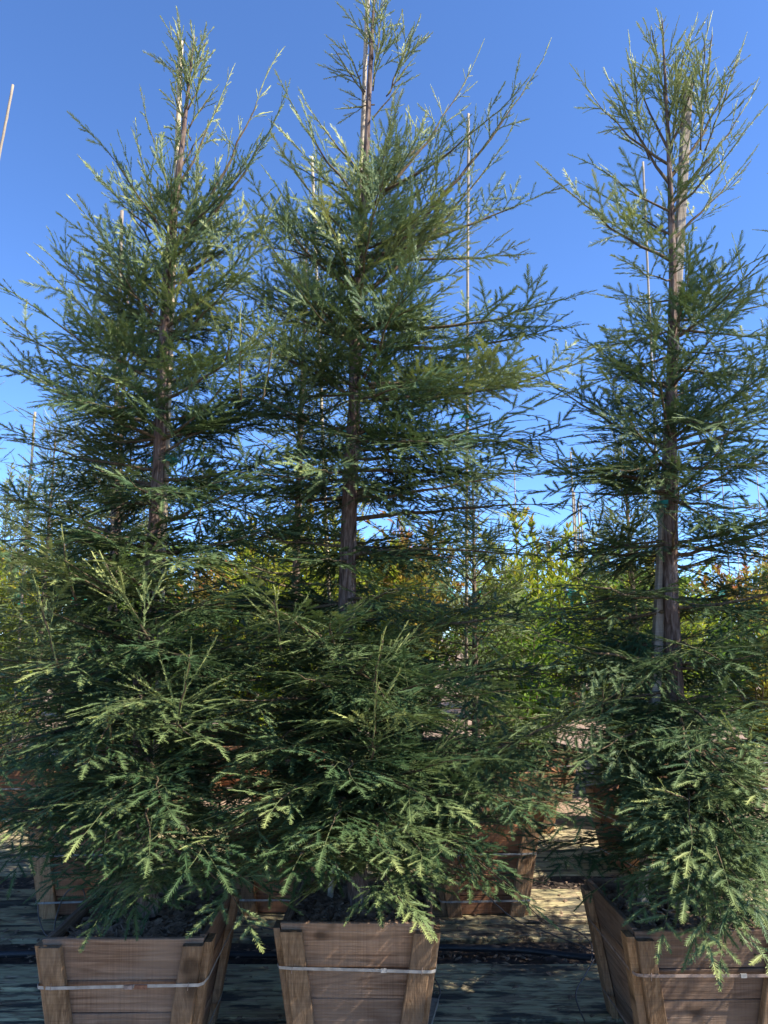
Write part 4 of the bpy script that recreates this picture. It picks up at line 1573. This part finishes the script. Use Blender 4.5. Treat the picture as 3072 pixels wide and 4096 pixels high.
def palm(px, py, Y, label, s=1.0, seed=0):
    rr = random.Random(seed)
    top = P(px, py, Y)
    root = empty('palm_tree', (top.x, Y, -.05))
    h = top.z
    m = MB()
    m.tube([Vector((0, 0, -.2)), Vector((.1, 0, h * .5)), Vector((0, 0, h))], [.32, .24, .22], 9)
    m.build('trunk', M['palm_trunk'], root, True)
    V, F, T = [], [], []
    rs = np.random.RandomState(seed)
    for k in range(46):
        az = rr.uniform(0, 6.28)
        el = rad(rr.uniform(-70, 75))
        L = rr.uniform(1.1, 1.7) * s
        d = np.array((math.cos(az) * math.cos(el), math.sin(az) * math.cos(el), math.sin(el)))
        c = np.array((0, 0, h)) + d * .3
        end = c + d * L
        for j in range(14):          # fan of blades at the end of the stalk
            a = (j - 6.5) * .17
            side = np.cross(d, (0, 0, 1.0))
            side = side / (np.linalg.norm(side) + 1e-6)
            bd = d * math.cos(a) + side * math.sin(a)
            bd = bd + np.array((0, 0, -.25 * rr.random()))
            b0 = c + d * L * .45
            b1 = b0 + bd * .8 * s
            w = np.cross(bd, (0, 0, 1.0)) * .04 + np.array((0, 0, .02))
            i0 = len(V)
            V += [b0 - w, b0 + w, b1]
            F.append((i0, i0 + 1, i0 + 2))
            t = .3 + .4 * rr.random() + (.3 if el < -.5 else 0)
            T += [t, t, t]
        i0 = len(V)
        V += [c - np.array((0, 0, .03)), c + np.array((0, 0, .03)), end * .5 + c * .5]
        F.append((i0, i0 + 1, i0 + 2))
        T += [.5] * 3
    co = link('crown', npmesh('crown', np.array(V), np.array(F), np.array(T)), M['leaf_far'], root)
    tag(root, label, 'palm', 'far palms')


palm(601, 545, 62, 'distant fan palm right of the four thin stakes', 1.25, 1)
palm(548, 541, 66, 'distant fan palm left of the four thin stakes', 1.2, 2)

# ---- support wire with teal tapes behind the second row
wy = 7.6
wm = MB()
wpts = [Vector((x, wy + .05 * math.sin(x), 2.22 + .03 * math.sin(x * 1.7))) for x in np.linspace(-6.5, 6.5, 40)]
wm.tube(wpts, 0.003, 4)
w = wm.build('support_wire', M['wire'])
tag(w, 'thin support wire strung behind the second row of redwoods', 'wire')
pm = 0
for x in (-6.3, 6.3):
    stake('wire_post', Vector((x, wy, -.05)), Vector((x, wy, 2.35)), .03, M['stake'], 'wooden post holding the support wire at its %s end' % ('lane' if x > 0 else 'pale tree'), 'wire posts', square=True, seed=90)
tp = [(76, 575, .22), (83, 572, .16), (60, 582, .14), (19, 577, .2), (450, 598, .14), (480, 600, .16), (572, 604, .2), (584, 603, .2), (577, 612, .1), (338, 592, .2), (722, 600, .12), (612, 590, .1)]
for i, (px, py, L) in enumerate(tp):
    rr = random.Random(500 + i)
    p = P(px, py, wy)
    a = min(wpts, key=lambda q: abs(q.x - p.x))
    m = MB()
    root_p = Vector((p.x, a.y, a.z))
    for s in range(3):
        n = 6
        vv, ff = [], []
        dx, dy = rr.uniform(-.06, .06), rr.uniform(-.05, .05)
        wd = rr.uniform(.018, .045)
        yaw = rr.uniform(-.9, .9)
        for k in range(n + 1):
            t = k / n
            c = Vector((dx * t + .02 * math.sin(t * 5 + s), dy * t, .012 - L * t * rr.uniform(.9, 1.0)))
            ww = wd * (1 - .5 * abs(t - .5))
            e = Vector((math.cos(yaw + t), math.sin(yaw + t), rr.uniform(-.3, .3))) * ww
            vv += [c - e, c + e]
        for k in range(n):
            ff.append((2 * k, 2 * k + 1, 2 * k + 3, 2 * k + 2))
        m.add(vv, ff)
    m.tube([Vector((-.012, 0, 0)), Vector((.012, 0, 0))], .009, 6)
    o = m.build('tie_tape', M['tape'])
    o.location = root_p
    tag(o, 'teal plastic tape knotted on the support wire', 'tape', 'teal tapes on the support wire')

# ---- hose and drip tubes
hp = [Vector((x, y, 0.012)) for (x, y) in ((-7, 4.22), (-4, 4.25), (-2.6, 4.22), (-1.6, 4.27), (-.5, 4.24), (.2, 4.33), (.75, 4.30), (1.15, 4.20), (1.9, 4.14), (3, 4.2), (6, 4.2))]
hm = MB()
hm.tube(smooth_path(hp, 10), 0.017, 10)
o = hm.build('irrigation_hose', M['hose'], None, True)
tag(o, 'black irrigation hose lying on the planks behind the front boxes', 'hose')


def drip(label, pts, r=0.0038):
    m = MB()
    m.tube(smooth_path([Vector(p) for p in pts], 10), r, 6)
    o = m.build('drip_tube', M['tube'], None, True)
    return tag(o, label, 'tube', 'thin drip tubes')


yE = 5.06 - .29
drip('thin drip tube hanging across the front of the dark orange box', [(0.50, yE - .06, .47), (0.46, yE - .075, .36), (.60, yE - .10, .2), (.78, yE - .17, .06), (.98, yE - .26, .012), (1.12, 4.33, .012), (1.16, 4.235, .02)])
drip('thin drip tube lying in a bend on the planks by the mossy box', [tuple(G(523, 900, .008)), tuple(G(545, 921, .008)), tuple(G(575, 930, .008)), tuple(G(590, 942, .01)), tuple(G(592, 955, .02)), tuple(G(591, 961, .03))])
drip('thin drip tube curling beside the foot of the mossy box', [tuple(G(594, 959, .03)), tuple(G(585, 975, .01)), tuple(G(576, 992, .006)), tuple(G(579, 1008, .006)), tuple(G(590, 1030, .006)), tuple(G(605, 1045, .006))])
drip('thin drip tube curling on the planks beside the knot-grained box', [tuple(G(425, 972, .006)), tuple(G(434, 978, .006)), tuple(G(440, 990, .006)), tuple(G(437, 1003, .006)), tuple(G(428, 1020, .006))])
drip('dark drip tube arched in a loop in front of a reddish box', [tuple(G(54, 936, .008)), tuple(P(56, 918, 4.66)), tuple(P(63, 898, 4.64)), tuple(P(72, 888, 4.63)), tuple(P(81, 888, 4.64)), tuple(P(85, 896, 4.66)), tuple(P(86, 920, 4.68))], .0045)
drip('short drip tube at the foot of the looped drip tube box', [tuple(P(38, 905, 4.66)), tuple(P(39, 918, 4.63)), tuple(G(44, 932, .008)), tuple(G(52, 940, .008)), tuple(G(58, 946, .008))])
drip('thin drip tube in the gap between two weathered boxes', [tuple(G(248, 918, .008)), tuple(G(256, 925, .008)), tuple(G(270, 929, .006)), tuple(G(285, 930, .006)), tuple(G(300, 950, .02))])

# ---- broken slat against the middle box, litter on the planks
p = G(433, 998)
m = MB()
a_, b_ = G(436, 1000, .03), G(420, 1042, .012)
d_ = (b_ - a_).normalized()
s_ = Vector((-d_.y, d_.x, 0)).normalized() * .026
pts_ = [a_ - s_, b_ - s_ * 1.1, b_ + s_, a_ + s_ * .5]
m.hexa([q - a_ + Vector((0, 0, -.012)) for q in pts_] + [q - a_ + Vector((0, 0, .008)) for q in pts_])
o = m.build('wood_slat', M['stake'])
o.location = a_
tag(o, 'short grey splintered slat lying beside the knot-grained box', 'slat')


def litter(seed):
    rr = random.Random(seed)
    V, F = [], []
    for i in range(2600):
        if rr.random() < .55:
            x, y = rr.uniform(-3, 3), rr.choice([4.34, 4.36, 5.5, 5.4]) + rr.gauss(0, .09)
        else:
            x, y = rr.uniform(-3.2, 3.2), rr.uniform(3.3, 6.6)
        l = rr.uniform(.006, .03)
        w_ = l * rr.uniform(.2, .7)
        a = rr.uniform(0, 6.28)
        z = .003 + rr.uniform(0, .004)
        if 4.25 < y < 4.44 or 5.23 < y < 5.74:
            z = -.022 + rr.uniform(0, .006)
        e = Vector((math.cos(a), math.sin(a), rr.uniform(-.1, .1)))
        f = Vector((-math.sin(a), math.cos(a), rr.uniform(-.2, .2)))
        c = Vector((x, y, z))
        i0 = len(V)
        V += [c - e * l, c - f * w_ + Vector((0, 0, .003)), c + e * l, c + f * w_ + Vector((0, 0, .002)), c + Vector((0, 0, l * .3))]
        F += [(i0, i0 + 1, i0 + 4), (i0 + 1, i0 + 2, i0 + 4), (i0 + 2, i0 + 3, i0 + 4), (i0 + 3, i0, i0 + 4)]
    return pymesh('litter', V, F)


o = link('plank_litter', litter(3), M['chip'])
tag(o, 'dry leaf and bark litter scattered on the planks', 'litter', kind='stuff')
print("leaf triangles", TRI[0])
